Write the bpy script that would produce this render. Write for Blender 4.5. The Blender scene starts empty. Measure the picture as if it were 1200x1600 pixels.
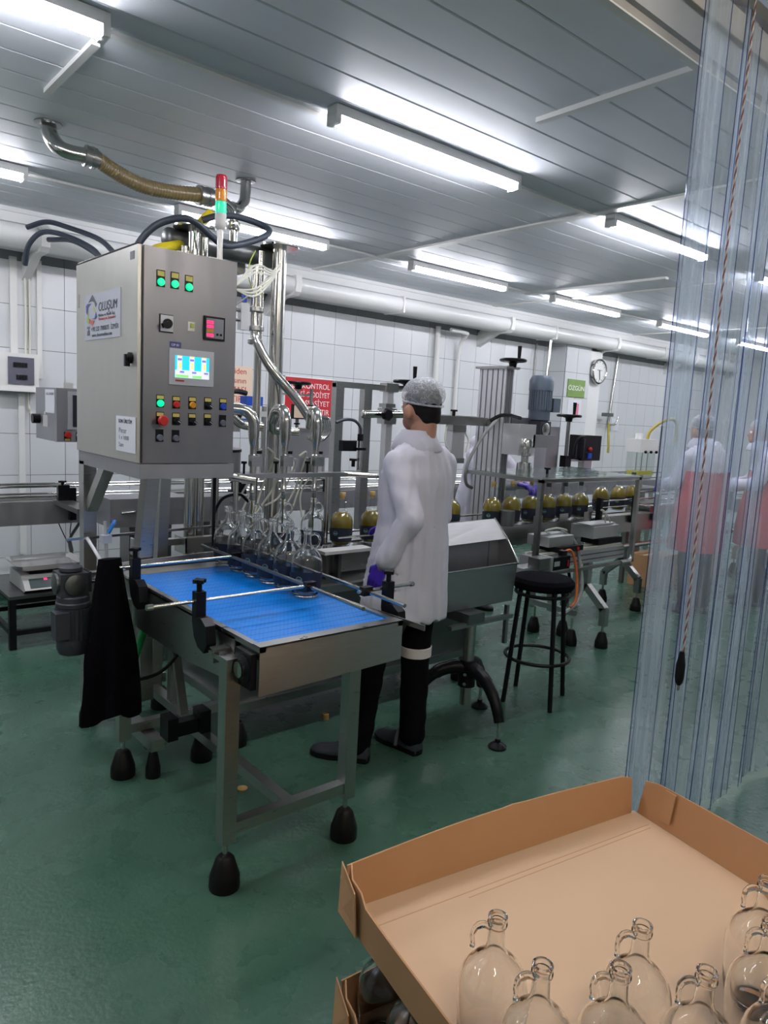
import bpy, bmesh, math, random
from mathutils import Vector, Matrix, noise
random.seed(7)
PI = math.pi
sc = bpy.context.scene
C = sc.collection

# ---------------------------------------------------------------- camera, world, lights, exposure
def make_camera():
    yaw, pitch, roll = math.radians(40.617), math.radians(-7.777), math.radians(3.096)
    cy, sy, cp, sp = math.cos(yaw), math.sin(yaw), math.cos(pitch), math.sin(pitch)
    F = Vector((sy*cp, cy*cp, sp)); r = Vector((cy, -sy, 0)); u = r.cross(F)
    R = r*math.cos(roll) + u*math.sin(roll); U = -r*math.sin(roll) + u*math.cos(roll)
    cam = bpy.data.cameras.new('camera'); ob = bpy.data.objects.new('camera', cam); C.objects.link(ob)
    m = Matrix((R, U, -F)).transposed().to_4x4(); m.translation = (0, 0, 1.6)
    ob.matrix_world = m
    cam.sensor_fit = 'VERTICAL'; cam.sensor_height = 24; cam.lens = 24*1132.5/1600
    cam.clip_start = .02
    sc.camera = ob
make_camera()
w = bpy.data.worlds.new('world'); sc.world = w; w.use_nodes = True
w.node_tree.nodes['Background'].inputs[0].default_value = (.55, .62, .75, 1)
w.node_tree.nodes['Background'].inputs[1].default_value = .25
sc.view_settings.view_transform = 'Standard'; sc.view_settings.look = 'None'
sc.view_settings.exposure = 0.25; sc.view_settings.gamma = 1.0
sc.view_settings.use_curve_mapping = False
sc.cycles.use_denoising = True
sc.cycles.max_bounces = 12; sc.cycles.transparent_max_bounces = 24
sc.cycles.transmission_bounces = 10; sc.cycles.glossy_bounces = 5; sc.cycles.diffuse_bounces = 4
sc.cycles.caustics_refractive = False; sc.cycles.caustics_reflective = False
sc.cycles.sample_clamp_indirect = 6
TUBE_POWER = 62.0         # emission of the ceiling tubes
ANTE_POWER = 62.0         # lamp of the room the camera stands in

# ---------------------------------------------------------------- materials
MATS = {}
def mat(name, col=(.5, .5, .5), rough=.5, metal=0, em=None, es=0, trans=0, ior=1.45, noise_=0, nscale=20, stretch=None, bump=0, bscale=60, coat=0, alpha=1, spec=.5):
    m = bpy.data.materials.new(name); m.use_nodes = True; nt = m.node_tree
    b = nt.nodes['Principled BSDF']
    b.inputs['Base Color'].default_value = (*col, 1); b.inputs['Roughness'].default_value = rough
    b.inputs['Metallic'].default_value = metal; b.inputs['IOR'].default_value = ior
    b.inputs['Transmission Weight'].default_value = trans; b.inputs['Coat Weight'].default_value = coat
    b.inputs['Alpha'].default_value = alpha; b.inputs['Specular IOR Level'].default_value = spec
    if em: b.inputs['Emission Color'].default_value = (*em, 1); b.inputs['Emission Strength'].default_value = es
    if noise_ or bump:
        tc = nt.nodes.new('ShaderNodeTexCoord'); mp = nt.nodes.new('ShaderNodeMapping')
        nt.links.new(tc.outputs['Object'], mp.inputs['Vector'])
        if stretch: mp.inputs['Scale'].default_value = stretch
    if noise_:
        n = nt.nodes.new('ShaderNodeTexNoise'); n.inputs['Scale'].default_value = nscale; n.inputs['Detail'].default_value = 5
        nt.links.new(mp.outputs[0], n.inputs['Vector'])
        mx = nt.nodes.new('ShaderNodeMix'); mx.data_type = 'RGBA'
        mx.inputs['A'].default_value = (*[c*(1-noise_) for c in col], 1); mx.inputs['B'].default_value = (*[min(1, c*(1+noise_)) for c in col], 1)
        nt.links.new(n.outputs['Fac'], mx.inputs['Factor']); nt.links.new(mx.outputs['Result'], b.inputs['Base Color'])
        if metal:
            mr = nt.nodes.new('ShaderNodeMapRange'); mr.inputs['To Min'].default_value = rough*.75; mr.inputs['To Max'].default_value = rough*1.3
            nt.links.new(n.outputs['Fac'], mr.inputs['Value']); nt.links.new(mr.outputs[0], b.inputs['Roughness'])
    if bump:
        n2 = nt.nodes.new('ShaderNodeTexNoise'); n2.inputs['Scale'].default_value = bscale; n2.inputs['Detail'].default_value = 3
        nt.links.new(mp.outputs[0], n2.inputs['Vector'])
        bp = nt.nodes.new('ShaderNodeBump'); bp.inputs['Strength'].default_value = bump; bp.inputs['Distance'].default_value = .01
        nt.links.new(n2.outputs['Fac'], bp.inputs['Height']); nt.links.new(bp.outputs[0], b.inputs['Normal'])
    MATS[name] = m; return m
def thin_glass(name, tint=(.9, .95, .95), edge=(.35, .4, .4), rough=.02, haze=0, hazecol=(.6, .7, .8), gloss=1.0, refl=.75):
    """thin-walled clear glass or plastic: clear face on, darker and mirror-like towards grazing"""
    m = bpy.data.materials.new(name); m.use_nodes = True; nt = m.node_tree; N = nt.nodes; L = nt.links
    for n in list(N):
        if n.type != 'OUTPUT_MATERIAL': N.remove(n)
    out = [n for n in N if n.type == 'OUTPUT_MATERIAL'][0]
    lw = lf = N.new('ShaderNodeLayerWeight'); lw.inputs['Blend'].default_value = .5
    mc = N.new('ShaderNodeMix'); mc.data_type = 'RGBA'
    mc.inputs['A'].default_value = (*tint, 1); mc.inputs['B'].default_value = (*edge, 1)
    pw = N.new('ShaderNodeMath'); pw.operation = 'POWER'; pw.inputs[1].default_value = 3.0
    L.new(lw.outputs['Facing'], pw.inputs[0]); L.new(pw.outputs[0], mc.inputs['Factor'])
    tr = N.new('ShaderNodeBsdfTransparent'); L.new(mc.outputs['Result'], tr.inputs['Color'])
    gl = N.new('ShaderNodeBsdfGlossy'); gl.inputs['Roughness'].default_value = rough
    gl.inputs['Color'].default_value = (gloss, gloss, gloss, 1)
    p5 = N.new('ShaderNodeMath'); p5.operation = 'POWER'; p5.inputs[1].default_value = 4.0; L.new(lf.outputs['Facing'], p5.inputs[0])
    fr = N.new('ShaderNodeMath'); fr.operation = 'MULTIPLY_ADD'; fr.inputs[1].default_value = refl; fr.inputs[2].default_value = .035; L.new(p5.outputs[0], fr.inputs[0])
    mx = N.new('ShaderNodeMixShader'); L.new(fr.outputs[0], mx.inputs[0]); L.new(tr.outputs[0], mx.inputs[1]); L.new(gl.outputs[0], mx.inputs[2])
    last = mx
    if haze:
        df = N.new('ShaderNodeBsdfDiffuse'); df.inputs['Color'].default_value = (*hazecol, 1)
        tl = N.new('ShaderNodeBsdfTranslucent'); tl.inputs['Color'].default_value = (*hazecol, 1)
        ad = N.new('ShaderNodeMixShader'); ad.inputs[0].default_value = .5
        L.new(df.outputs[0], ad.inputs[1]); L.new(tl.outputs[0], ad.inputs[2])
        tc = N.new('ShaderNodeTexCoord'); mp = N.new('ShaderNodeMapping'); mp.inputs['Scale'].default_value = (9, 9, .5)
        nz = N.new('ShaderNodeTexNoise'); nz.inputs['Scale'].default_value = 3; nz.inputs['Detail'].default_value = 4
        L.new(tc.outputs['Object'], mp.inputs[0]); L.new(mp.outputs[0], nz.inputs['Vector'])
        mr = N.new('ShaderNodeMapRange'); mr.inputs['From Min'].default_value = .35; mr.inputs['From Max'].default_value = .75
        mr.inputs['To Min'].default_value = haze*.6; mr.inputs['To Max'].default_value = haze*1.7
        L.new(nz.outputs['Fac'], mr.inputs['Value'])
        m2 = N.new('ShaderNodeMixShader'); L.new(mr.outputs[0], m2.inputs[0])
        L.new(mx.outputs[0], m2.inputs[1]); L.new(ad.outputs[0], m2.inputs[2]); last = m2
        bp = N.new('ShaderNodeBump'); bp.inputs['Strength'].default_value = .35; bp.inputs['Distance'].default_value = .02
        n3 = N.new('ShaderNodeTexNoise'); n3.inputs['Scale'].default_value = 1.2
        L.new(mp.outputs[0], n3.inputs['Vector']); L.new(n3.outputs['Fac'], bp.inputs['Height']); L.new(bp.outputs[0], gl.inputs['Normal'])
    L.new(last.outputs[0], out.inputs['Surface'])
    MATS[name] = m; return m

mat('steel', (.44, .44, .43), .3, 1, noise_=.12, nscale=14, stretch=(1, 1, 12))
mat('steel_brushed', (.50, .50, .50), .36, 1, noise_=.12, nscale=10, stretch=(1, 1, 14))
mat('steel_pipe', (.62, .61, .58), .16, 1, noise_=.06, nscale=8)
mat('steel_dark', (.22, .23, .23), .38, 1, noise_=.15, nscale=12)
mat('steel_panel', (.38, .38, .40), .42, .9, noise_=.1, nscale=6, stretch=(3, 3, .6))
mat('steel_front_shaded', (.23, .23, .255), .38, .85, noise_=.08, nscale=5, stretch=(3, 1, .6))  # cabinet steel with the dark room's reflection put into its colour
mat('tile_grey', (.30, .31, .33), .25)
mat('steel_side_lit', (.55, .54, .50), .4, .85, noise_=.1, nscale=5, stretch=(1, 3, .7))  # same cabinet steel, warm light on the door side painted into its colour
mat('aluminium', (.68, .68, .70), .38, .8, noise_=.06, nscale=30)
mat('aluminium_dark', (.2, .2, .22), .4, .7)
mat('black_plastic', (.006, .006, .008), .35, spec=.25)
mat('black_rubber', (.005, .005, .005), .45, noise_=.3, nscale=12, spec=.25)
mat('black_metal', (.010, .010, .012), .4, .3, spec=.3)
mat('black_cloth', (.003, .003, .005), .95, bump=.3, bscale=150, spec=.1)
mat('motor_grey', (.045, .048, .060), .45, .2, noise_=.15, nscale=20)
mat('motor_blue_grey', (.10, .13, .17), .42, .2)
mat('blue_plastic', (.02, .09, .55), .4)
mat('blue_hose', (.02, .2, .6), .4)
mat('white_paint', (.78, .79, .78), .45)
mat('white_duct', (.80, .81, .80), .18)
mat('white_plastic', (.8, .8, .78), .4)
mat('cream_plastic', (.75, .74, .66), .45)
mat('paper', (.74, .75, .80), .8)
mat('ink', (.05, .05, .07), .8)
mat('ink_soft', (.38, .39, .44), .8)
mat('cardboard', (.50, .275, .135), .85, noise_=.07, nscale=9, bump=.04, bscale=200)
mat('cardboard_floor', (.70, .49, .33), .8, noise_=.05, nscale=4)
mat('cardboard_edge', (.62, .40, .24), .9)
mat('cork', (.62, .40, .14), .7, noise_=.2, nscale=60)
mat('oil', (.21, .155, .008), .10, 0, coat=.4)
mat('oil_stream', (.62, .55, .05), .15)
mat('cap_dark', (.03, .045, .05), .4)
mat('clear_tube', (.80, .80, .70), .3, alpha=.75)
mat('yellow_duct', (.80, .66, .02), .4)
mat('yellow_tube', (.42, .36, .07), .4)
mat('cable_dark', (.035, .045, .065), .45)
mat('hose_tan', (.20, .155, .075), .3, coat=.3)
mat('green_hose', (.02, .32, .09), .4)
mat('wire_yellow', (.45, .55, .08), .5)
mat('orange_cable', (.55, .13, .03), .5)
mat('grey_cable', (.30, .31, .30), .5)
mat('skin', (.46, .24, .17), .55)
mat('hair', (.008, .006, .006), .6, spec=.2, bump=.5, bscale=300)
mat('glove_purple', (.06, .025, .42), .45)
mat('trousers', (.004, .004, .006), .9, bump=.2, bscale=100, spec=.1)
mat('shoe', (.035, .042, .055), .5)
mat('shoe_light', (.16, .18, .22), .5)
mat('reflective_band', (.82, .72, .72), .6)
mat('red_cloth', (.50, .05, .07), .7)
mat('rope_red', (.20, .075, .07), .8)
mat('rope_white', (.48, .46, .47), .8)
mat('sign_red', (.55, .02, .03), .4)
mat('sign_peach', (.85, .66, .50), .6)
mat('sign_green', (.20, .32, .09), .4, noise_=.3, nscale=4)
mat('sign_white', (.9, .9, .9), .5)
mat('red_letters', (.55, .05, .04), .6)
mat('yellow_tag', (.65, .55, .15), .5)
mat('logo_grey', (.10, .11, .12), .5); mat('logo_blue', (.08, .09, .28), .5)
mat('logo_green', (.42, .52, .12), .5); mat('logo_red', (.55, .12, .10), .5)
mat('plate', (.50, .52, .58), .4, .3)
mat('lamp_green', (0, .5, .15), .3, em=(.0, 1, .32), es=1.1)
mat('lamp_white', (1, 1, 1), .4, em=(.93, .93, 1.0), es=TUBE_POWER)
mat('lamp_ante', (1, 1, 1), .4, em=(1.0, .89, .77), es=ANTE_POWER)
mat('lens_red', (.5, .02, .05), .25, coat=.5); mat('lens_amber', (.75, .25, .01), .25, coat=.5)
mat('lens_green', (0, .45, .25), .25, em=(.05, .9, .5), es=.5)
mat('btn_red', (.55, .02, .02), .35); mat('btn_amber', (.65, .27, .01), .35); mat('btn_blue', (.01, .06, .45), .35)
mat('btn_grey', (.12, .13, .17), .4); mat('btn_white', (.75, .8, .65), .35)
mat('screen_cyan', (0, .3, .4), .4, em=(.02, .62, .80), es=.9)
mat('screen_white', (.3, .3, .3), .4, em=(.70, .74, .80), es=.9)
mat('screen_green', (.1, .3, .1), .4, em=(.25, .75, .2), es=.9)
mat('screen_yellow', (.3, .3, .1), .4, em=(.95, .75, .25), es=.9)
mat('screen_red', (.3, 0, .05), .4, em=(1, .03, .15), es=1.3)
mat('screen_blue', (.1, .1, .3), .4, em=(.2, .2, .7), es=.8)
mat('screen_grey', (.22, .23, .27), .4)
mat('screen_dark', (.018, .02, .03), .12, coat=.6)
mat('lcd', (.07, .10, .10), .2)
mat('smoke_window', (.13, .13, .17), .15, coat=.6)
mat('scale_body', (.60, .60, .58), .45)
mat('label_dark', (.012, .016, .032), .55)
mat('label_print', (.16, .30, .28), .6)
mat('groove', (.42, .44, .47), .8)
mat('grout', (.10, .11, .12), .9)
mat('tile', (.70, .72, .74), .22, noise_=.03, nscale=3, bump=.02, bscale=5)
mat('wall_paint', (.60, .62, .63), .6)
mat('header_panel', (.42, .41, .40), .5)
mat('ceiling_panel', (.80, .83, .88), .5, spec=.16, noise_=.04, nscale=3, stretch=(.3, 3, 1))
mat('pet', (.8, .85, .85), .1, alpha=.35)
mat('clock_face', (.75, .77, .75), .4)
mat('netting', (.80, .82, .86), .7, alpha=.5)
mat('coat_white', (.66, .65, .75), .75, bump=.85, bscale=7, stretch=(1, 1, .4))
mat('pink_paper', (.75, .25, .35), .8)
mat('wood_pallet', (.35, .22, .11), .8, noise_=.2, nscale=8, stretch=(1, 8, 8))
thin_glass('glass', tint=(.96, .975, .975), edge=(.45, .50, .52), rough=.03)
thin_glass('glass_clear', tint=(.975, .98, .975), edge=(.50, .52, .50), rough=.02)
mat('glass_real', (.985, .995, .995), .01, trans=1.0, ior=1.46)
thin_glass('pvc', tint=(.93, .955, .985), edge=(.62, .70, .85), rough=.07, haze=.24, hazecol=(.70, .80, .90), refl=.6)
thin_glass('pvc_edge', tint=(.30, .38, .62), edge=(.12, .17, .40), rough=.1)
thin_glass('acrylic', tint=(.93, .96, .95), edge=(.6, .7, .68), rough=.03, haze=.06, hazecol=(.7, .8, .78))

def floor_material():
    m = mat('floor_epoxy', (.055, .13, .095), .2); nt = m.node_tree; N = nt.nodes; L = nt.links
    b = N['Principled BSDF']; tc = N.new('ShaderNodeTexCoord')
    n = N.new('ShaderNodeTexNoise'); n.inputs['Scale'].default_value = 1.1; n.inputs['Detail'].default_value = 8; n.inputs['Roughness'].default_value = .62
    L.new(tc.outputs['Object'], n.inputs['Vector'])
    r = N.new('ShaderNodeValToRGB'); r.color_ramp.elements[0].position = .3; r.color_ramp.elements[0].color = (.048, .118, .080, 1)
    r.color_ramp.elements[1].position = .75; r.color_ramp.elements[1].color = (.056, .132, .092, 1)
    L.new(n.outputs['Fac'], r.inputs[0]); L.new(r.outputs[0], b.inputs['Base Color'])
    n2 = N.new('ShaderNodeTexNoise'); n2.inputs['Scale'].default_value = 7; n2.inputs['Detail'].default_value = 6
    L.new(tc.outputs['Object'], n2.inputs['Vector'])
    mr = N.new('ShaderNodeMapRange'); mr.inputs['To Min'].default_value = .22; mr.inputs['To Max'].default_value = .34
    L.new(n2.outputs['Fac'], mr.inputs['Value']); L.new(mr.outputs[0], b.inputs['Roughness'])
    n3 = N.new('ShaderNodeTexNoise'); n3.inputs['Scale'].default_value = 55; n3.inputs['Detail'].default_value = 2
    L.new(tc.outputs['Object'], n3.inputs['Vector'])
    bp = N.new('ShaderNodeBump'); bp.inputs['Strength'].default_value = .12; bp.inputs['Distance'].default_value = .01
    L.new(n3.outputs['Fac'], bp.inputs['Height']); L.new(bp.outputs[0], b.inputs['Normal'])
floor_material()
def belt_material():
    m = mat('belt_blue', (.0, .21, .80), .33); nt = m.node_tree; N = nt.nodes; L = nt.links
    b = N['Principled BSDF']; tc = N.new('ShaderNodeTexCoord')
    br = N.new('ShaderNodeTexBrick'); br.inputs['Scale'].default_value = 1; br.inputs['Brick Width'].default_value = .016
    br.inputs['Row Height'].default_value = .0125; br.inputs['Mortar Size'].default_value = .0015; br.inputs['Mortar Smooth'].default_value = .3
    br.inputs['Color1'].default_value = (0, .27, .88, 1); br.inputs['Color2'].default_value = (0, .25, .84, 1); br.inputs['Mortar'].default_value = (0, .13, .60, 1)
    br.offset = .5
    L.new(tc.outputs['Object'], br.inputs['Vector']); L.new(br.outputs['Color'], b.inputs['Base Color'])
    bp = N.new('ShaderNodeBump'); bp.invert = True; bp.inputs['Strength'].default_value = .4; bp.inputs['Distance'].default_value = .002
    L.new(br.outputs['Fac'], bp.inputs['Height']); L.new(bp.outputs[0], b.inputs['Normal'])
belt_material()

for n_ in MATS['coat_white'].node_tree.nodes:
    if n_.type == 'BUMP': n_.inputs['Distance'].default_value = .014
# ---------------------------------------------------------------- geometry helpers
ROOT = {}
def rootmat(o):
    while o.parent: o = o.parent
    return ROOT.get(o.name, Matrix.Identity(4))
def spline(pts, seg=6):
    P = [Vector(p) for p in pts]
    if len(P) < 3: return P
    Q = [P[0]*2-P[1]] + P + [P[-1]*2-P[-2]]; out = []
    for i in range(1, len(Q)-2):
        a, b, c, d = Q[i-1], Q[i], Q[i+1], Q[i+2]
        for k in range(seg):
            t = k/seg
            out.append(.5*((2*b)+(c-a)*t+(2*a-5*b+4*c-d)*t*t+(3*b-a-3*c+d)*t**3))
    out.append(P[-1]); return out
class G:
    def __init__(s): s.bm = bmesh.new(); s.M = Matrix.Identity(4)
    def v(s, p): return s.bm.verts.new(s.M @ Vector(p))
    def box(s, x0, x1, y0, y1, z0, z1):
        vs = [s.v((x, y, z)) for z in (z0, z1) for x, y in ((x0, y0), (x1, y0), (x1, y1), (x0, y1))]
        for f in ((3, 2, 1, 0), (4, 5, 6, 7), (0, 1, 5, 4), (1, 2, 6, 5), (2, 3, 7, 6), (3, 0, 4, 7)): s.bm.faces.new([vs[i] for i in f])
        return s
    def bar(s, p, q, w, h=None, up=(0, 0, 1)):
        h = h or w; p, q = Vector(p), Vector(q); d = (q-p).normalized(); up = Vector(up)
        if abs(d.dot(up)) > .98: up = Vector((1, 0, 0))
        a = d.cross(up).normalized(); b = a.cross(d)
        R = [[s.v(c + a*i*w/2 + b*j*h/2) for i, j in ((-1, -1), (1, -1), (1, 1), (-1, 1))] for c in (p, q)]
        s.bm.faces.new(R[0]); s.bm.faces.new(R[1][::-1])
        for i in range(4): k = (i+1) % 4; s.bm.faces.new((R[0][k], R[0][i], R[1][i], R[1][k]))
        return s
    def prism(s, pts, h, axis=(0, 0, 1)):
        """polygon (3d points) pushed along axis*h"""
        a = Vector(axis)*h; A = [s.v(p) for p in pts]; B = [s.v(Vector(p)+a) for p in pts]; n = len(A)
        s.bm.faces.new(A[::-1]); s.bm.faces.new(B)
        for i in range(n): k = (i+1) % n; s.bm.faces.new((A[i], A[k], B[k], B[i]))
        return s
    def tube(s, pts, r, n=12, seg=6, cap=True, smooth=True, radii=None):
        P = spline(pts, seg) if smooth else [Vector(p) for p in pts]
        P = [p for i, p in enumerate(P) if i == 0 or (p-P[i-1]).length > 1e-6]
        m = len(P)
        if radii: rr = [radii[min(len(radii)-1, int(i/(m-1)*(len(radii)-1)+.5))] for i in range(m)]
        else: rr = [r]*m
        T = [(P[min(i+1, m-1)]-P[max(i-1, 0)]).normalized() for i in range(m)]
        a = T[0].orthogonal().normalized(); rings = []
        for i in range(m):
            a = (a-T[i]*a.dot(T[i])).normalized(); b = T[i].cross(a)
            rings.append([s.v(P[i]+(a*math.cos(t)+b*math.sin(t))*rr[i]) for t in [2*PI*k/n for k in range(n)]])
        for A, B in zip(rings, rings[1:]):
            for i in range(n): k = (i+1) % n; s.bm.faces.new((A[i], A[k], B[k], B[i]))
        if cap: s.bm.faces.new(rings[0][::-1]); s.bm.faces.new(rings[-1])
        return s
    def cyl(s, p, q, r, r2=None, n=20, cap=True):
        p, q = Vector(p), Vector(q); r2 = r if r2 is None else r2
        return s.lathe([(r, 0), (r2, (q-p).length)], p, q-p, n, cap)
    def lathe(s, prof, o=(0, 0, 0), axis=(0, 0, 1), n=24, cap=True, close=False):
        d = Vector(axis).normalized(); a = d.orthogonal().normalized(); b = d.cross(a); o = Vector(o); rings = []
        for r, z in prof:
            if r < 1e-6: rings.append([s.v(o+d*z)])
            else: rings.append([s.v(o+d*z+(a*math.cos(t)+b*math.sin(t))*r) for t in [2*PI*k/n for k in range(n)]])
        pr = list(zip(rings, rings[1:]))
        if close: pr.append((rings[-1], rings[0]))
        for A, B in pr:
            for i in range(n):
                k = (i+1) % n
                if len(A) == 1 and len(B) > 1: s.bm.faces.new((A[0], B[k], B[i]))
                elif len(B) == 1 and len(A) > 1: s.bm.faces.new((A[i], A[k], B[0]))
                elif len(A) > 1: s.bm.faces.new((A[i], A[k], B[k], B[i]))
        if cap and not close:
            if len(rings[0]) > 1: s.bm.faces.new(rings[0][::-1])
            if len(rings[-1]) > 1: s.bm.faces.new(rings[-1])
        return s
    def sphere(s, c, r, n=16, m=10):
        if not hasattr(r, '__len__'): r = (r, r, r)
        c = Vector(c); rings = []
        for j in range(m+1):
            ph = PI*j/m
            if j in (0, m): rings.append([s.v(c+Vector((0, 0, -r[2]*math.cos(ph))))])
            else: rings.append([s.v(c+Vector((r[0]*math.sin(ph)*math.cos(2*PI*k/n), r[1]*math.sin(ph)*math.sin(2*PI*k/n), -r[2]*math.cos(ph)))) for k in range(n)])
        for A, B in zip(rings, rings[1:]):
            for i in range(n):
                k = (i+1) % n
                if len(A) == 1: s.bm.faces.new((A[0], B[k], B[i]))
                elif len(B) == 1: s.bm.faces.new((A[i], A[k], B[0]))
                else: s.bm.faces.new((A[i], A[k], B[k], B[i]))
        return s
    def loft(s, rings, cap=True):
        R = [[s.v(p) for p in r] for r in rings]; n = len(R[0])
        for A, B in zip(R, R[1:]):
            for i in range(n): k = (i+1) % n; s.bm.faces.new((A[i], A[k], B[k], B[i]))
        if cap: s.bm.faces.new(R[0][::-1]); s.bm.faces.new(R[-1])
        return s
    def build(s, name, m, parent=None, bev=0, ang=35, flat=False, local=False):
        bm = s.bm
        if bev:
            es = [e for e in bm.edges if len(e.link_faces) == 2 and e.calc_face_angle(0) > math.radians(50)]
            bmesh.ops.bevel(bm, geom=es, offset=bev, segments=2, affect='EDGES', profile=.5)
        bmesh.ops.recalc_face_normals(bm, faces=bm.faces)
        for e in bm.edges:
            if len(e.link_faces) == 2 and e.calc_face_angle(0) > math.radians(ang): e.smooth = False
        if not flat:
            for f in bm.faces: f.smooth = True
        me = bpy.data.meshes.new(name)
        if parent and not local: bmesh.ops.transform(bm, matrix=rootmat(parent).inverted(), verts=bm.verts)
        bm.to_mesh(me); bm.free()
        ob = bpy.data.objects.new(name, me); C.objects.link(ob)
        me.materials.append(MATS[m] if isinstance(m, str) else m)
        if parent: ob.parent = parent
        return ob
def tag(o, label, cat, group=None):
    o['label'] = label; o['category'] = cat
    if group: o['group'] = group
    return o
def thing(name, label, cat, loc=(0, 0, 0), rz=0, group=None):
    o = bpy.data.objects.new(name, None); C.objects.link(o); o.empty_display_size = .05
    o.location = loc; o.rotation_euler = (0, 0, rz)
    ROOT[o.name] = Matrix.Translation(Vector(loc)) @ Matrix.Rotation(rz, 4, 'Z')
    return tag(o, label, cat, group)
def dup(root, loc, rz=0, label=None, group=None, rot=None, skip=()):
    def cp(o, par):
        c = o.copy(); C.objects.link(c); c.parent = par
        for ch in [x for x in bpy.data.objects if x.parent == o]:
            if ch.name.split('.')[0] not in skip: cp(ch, c)
        return c
    r = cp(root, None); r.location = loc; r.rotation_euler = rot or (0, 0, rz)
    if label: r['label'] = label
    if group: r['group'] = group
    return r
def struct(o): o['kind'] = 'structure'; return o
def box(name, m, par, x0, x1, y0, y1, z0, z1, bev=0): return G().box(x0, x1, y0, y1, z0, z1).build(name, m, par, bev)
def bar(name, m, par, p, q, w, h=None, bev=0): return G().bar(p, q, w, h).build(name, m, par, bev)
def cyl(name, m, par, p, q, r, r2=None, n=20): return G().cyl(p, q, r, r2, n).build(name, m, par)
def tube(name, m, par, pts, r, n=12, seg=6): return G().tube(pts, r, n, seg).build(name, m, par)
def text(name, s, m, par, loc, size, rot, align='LEFT', ext=.0004, sx=1, shear=0):
    cu = bpy.data.curves.new(name, 'FONT'); cu.body = s; cu.size = size; cu.extrude = ext; cu.align_x = align; cu.shear = shear
    cu.materials.append(MATS[m]); o = bpy.data.objects.new(name, cu); C.objects.link(o)
    M = Matrix.Translation(loc) @ rot.to_4x4() @ Matrix.Diagonal((sx, 1, 1, 1))
    if par: o.parent = par; M = rootmat(par).inverted() @ M
    o.matrix_local = M; return o
ROT_FRONT = Matrix.Rotation(PI/2, 3, 'X')                              # reads from -Y
ROT_LEFT = Matrix.Rotation(-PI/2, 3, 'Z') @ Matrix.Rotation(PI/2, 3, 'X')  # reads from -X
def handwheel(name, par, c, r, m='black_plastic', crank=True):
    c = Vector(c); g = G()
    g.tube([c+Vector((math.cos(t)*r, math.sin(t)*r, .01)) for t in [2*PI*k/20 for k in range(21)]], r*.13, 8, 1, smooth=False)
    g.lathe([(r*.28, -.04), (r*.34, -.01), (r*.95, .008), (r*.95, .014), (r*.3, .012), (0, .014)], c, n=20)
    ob = g.build(name, m, par)
    if crank: cyl('crank_handle', m, ob, c+Vector((r*.72, 0, .02)), c+Vector((r*.72, 0, .02+r*1.1)), r*.13, r*.17, 12)
    return ob
def star_knob(name, par, c, r=.016, h=.03, m='black_plastic'):
    c = Vector(c); g = G(); g.cyl(c, c+Vector((0, 0, h)), r*.6, n=12); n = 24
    pts = [c+Vector((0, 0, h))+Vector((math.cos(t), math.sin(t), 0))*(r*(1.25+.35*math.cos(4*t))) for t in [2*PI*k/n for k in range(n)]]
    g.prism(pts, .012); return g.build(name, m, par)
def bell_foot(par, x, y, ztop=.13, r=.05, rod=True):
    ob = G().lathe([(r*.98, 0), (r, .006), (r*.97, .045), (r*.93, .05), (r*.6, .105), (r*.4, .115), (0, .118)], (x, y, 0), n=20).build('foot', 'black_rubber', par)
    if rod: cyl('foot_rod', 'steel_pipe', ob, (x, y, .11), (x, y, ztop), .009, n=10)
    return ob
def sheet_ring(cx, cy, z, rx, ry, n=28, rot=0, f=None):
    out = []
    for k in range(n):
        t = 2*PI*k/n; q = 1 if not f else 1+f(t)
        x, y = rx*math.cos(t)*q, ry*math.sin(t)*q
        out.append((cx+x*math.cos(rot)-y*math.sin(rot), cy+x*math.sin(rot)+y*math.cos(rot), z))
    return out

# ---------------------------------------------------------------- the room
WY, CZ = 6.1, 2.87
fl = struct(box('floor', 'floor_epoxy', None, -3.5, 13, -3, WY+.1, -.1, 0))
cl = struct(box('ceiling', 'groove', None, -3.5, 13, 1.38, WY+.1, CZ+.012, CZ+.12))
def ceiling_panels():
    xs = [-3.5, -1.2, 3.9, 6.37, 9.3, 13]; y0 = 1.424; p = .1955
    for i in range(len(xs)-1):
        for k in range(24):
            ya, yb = y0+k*p, y0+(k+1)*p-.003
            if ya > WY: continue
            g = G(); a, b = xs[i]+.002, xs[i+1]-.002
            pr = [(ya, CZ+.012), (ya, CZ+.004), (ya+.005, CZ), (yb-.005, CZ), (yb, CZ+.004), (yb, CZ+.012)]
            g.prism([(a, y, z) for y, z in pr], b-a, (1, 0, 0))
            g.build('ceiling_panel', 'ceiling_panel', cl, flat=True)
ceiling_panels()
ac = struct(box('ceiling_near', 'white_paint', None, -3.5, 13, -3, 1.38, 3.2, 3.3)); ac.name = 'ceiling_anteroom'
struct(box('wall_left', 'wall_paint', None, -3.6, -3.5, -3, WY+.1, 0, 3.2))
struct(box('wall_right', 'tile', None, 13, 13.1, -3, WY+.1, 0, 3.2))
struct(box('wall_front', 'wall_paint', None, -3.5, 13, -3.1, -3, 0, 3.2))
hd = struct(box('wall_partition', 'header_panel', None, -3.5, 13, 1.40, 1.42, 2.852, 3.2))
box('jamb', 'header_panel', hd, -3.5, -1.1, 1.40, 1.42, 0, 2.852); box('jamb', 'header_panel', hd, 6.2, 13, 1.40, 1.42, 0, 2.852)
box('edge_trim', 'white_plastic', hd, -1.1, 6.2, 1.395, 1.425, 2.846, 2.852)
wb = struct(box('wall_back', 'grout', None, -3.5, 13, WY, WY+.1, 0, CZ+.02))
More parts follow.
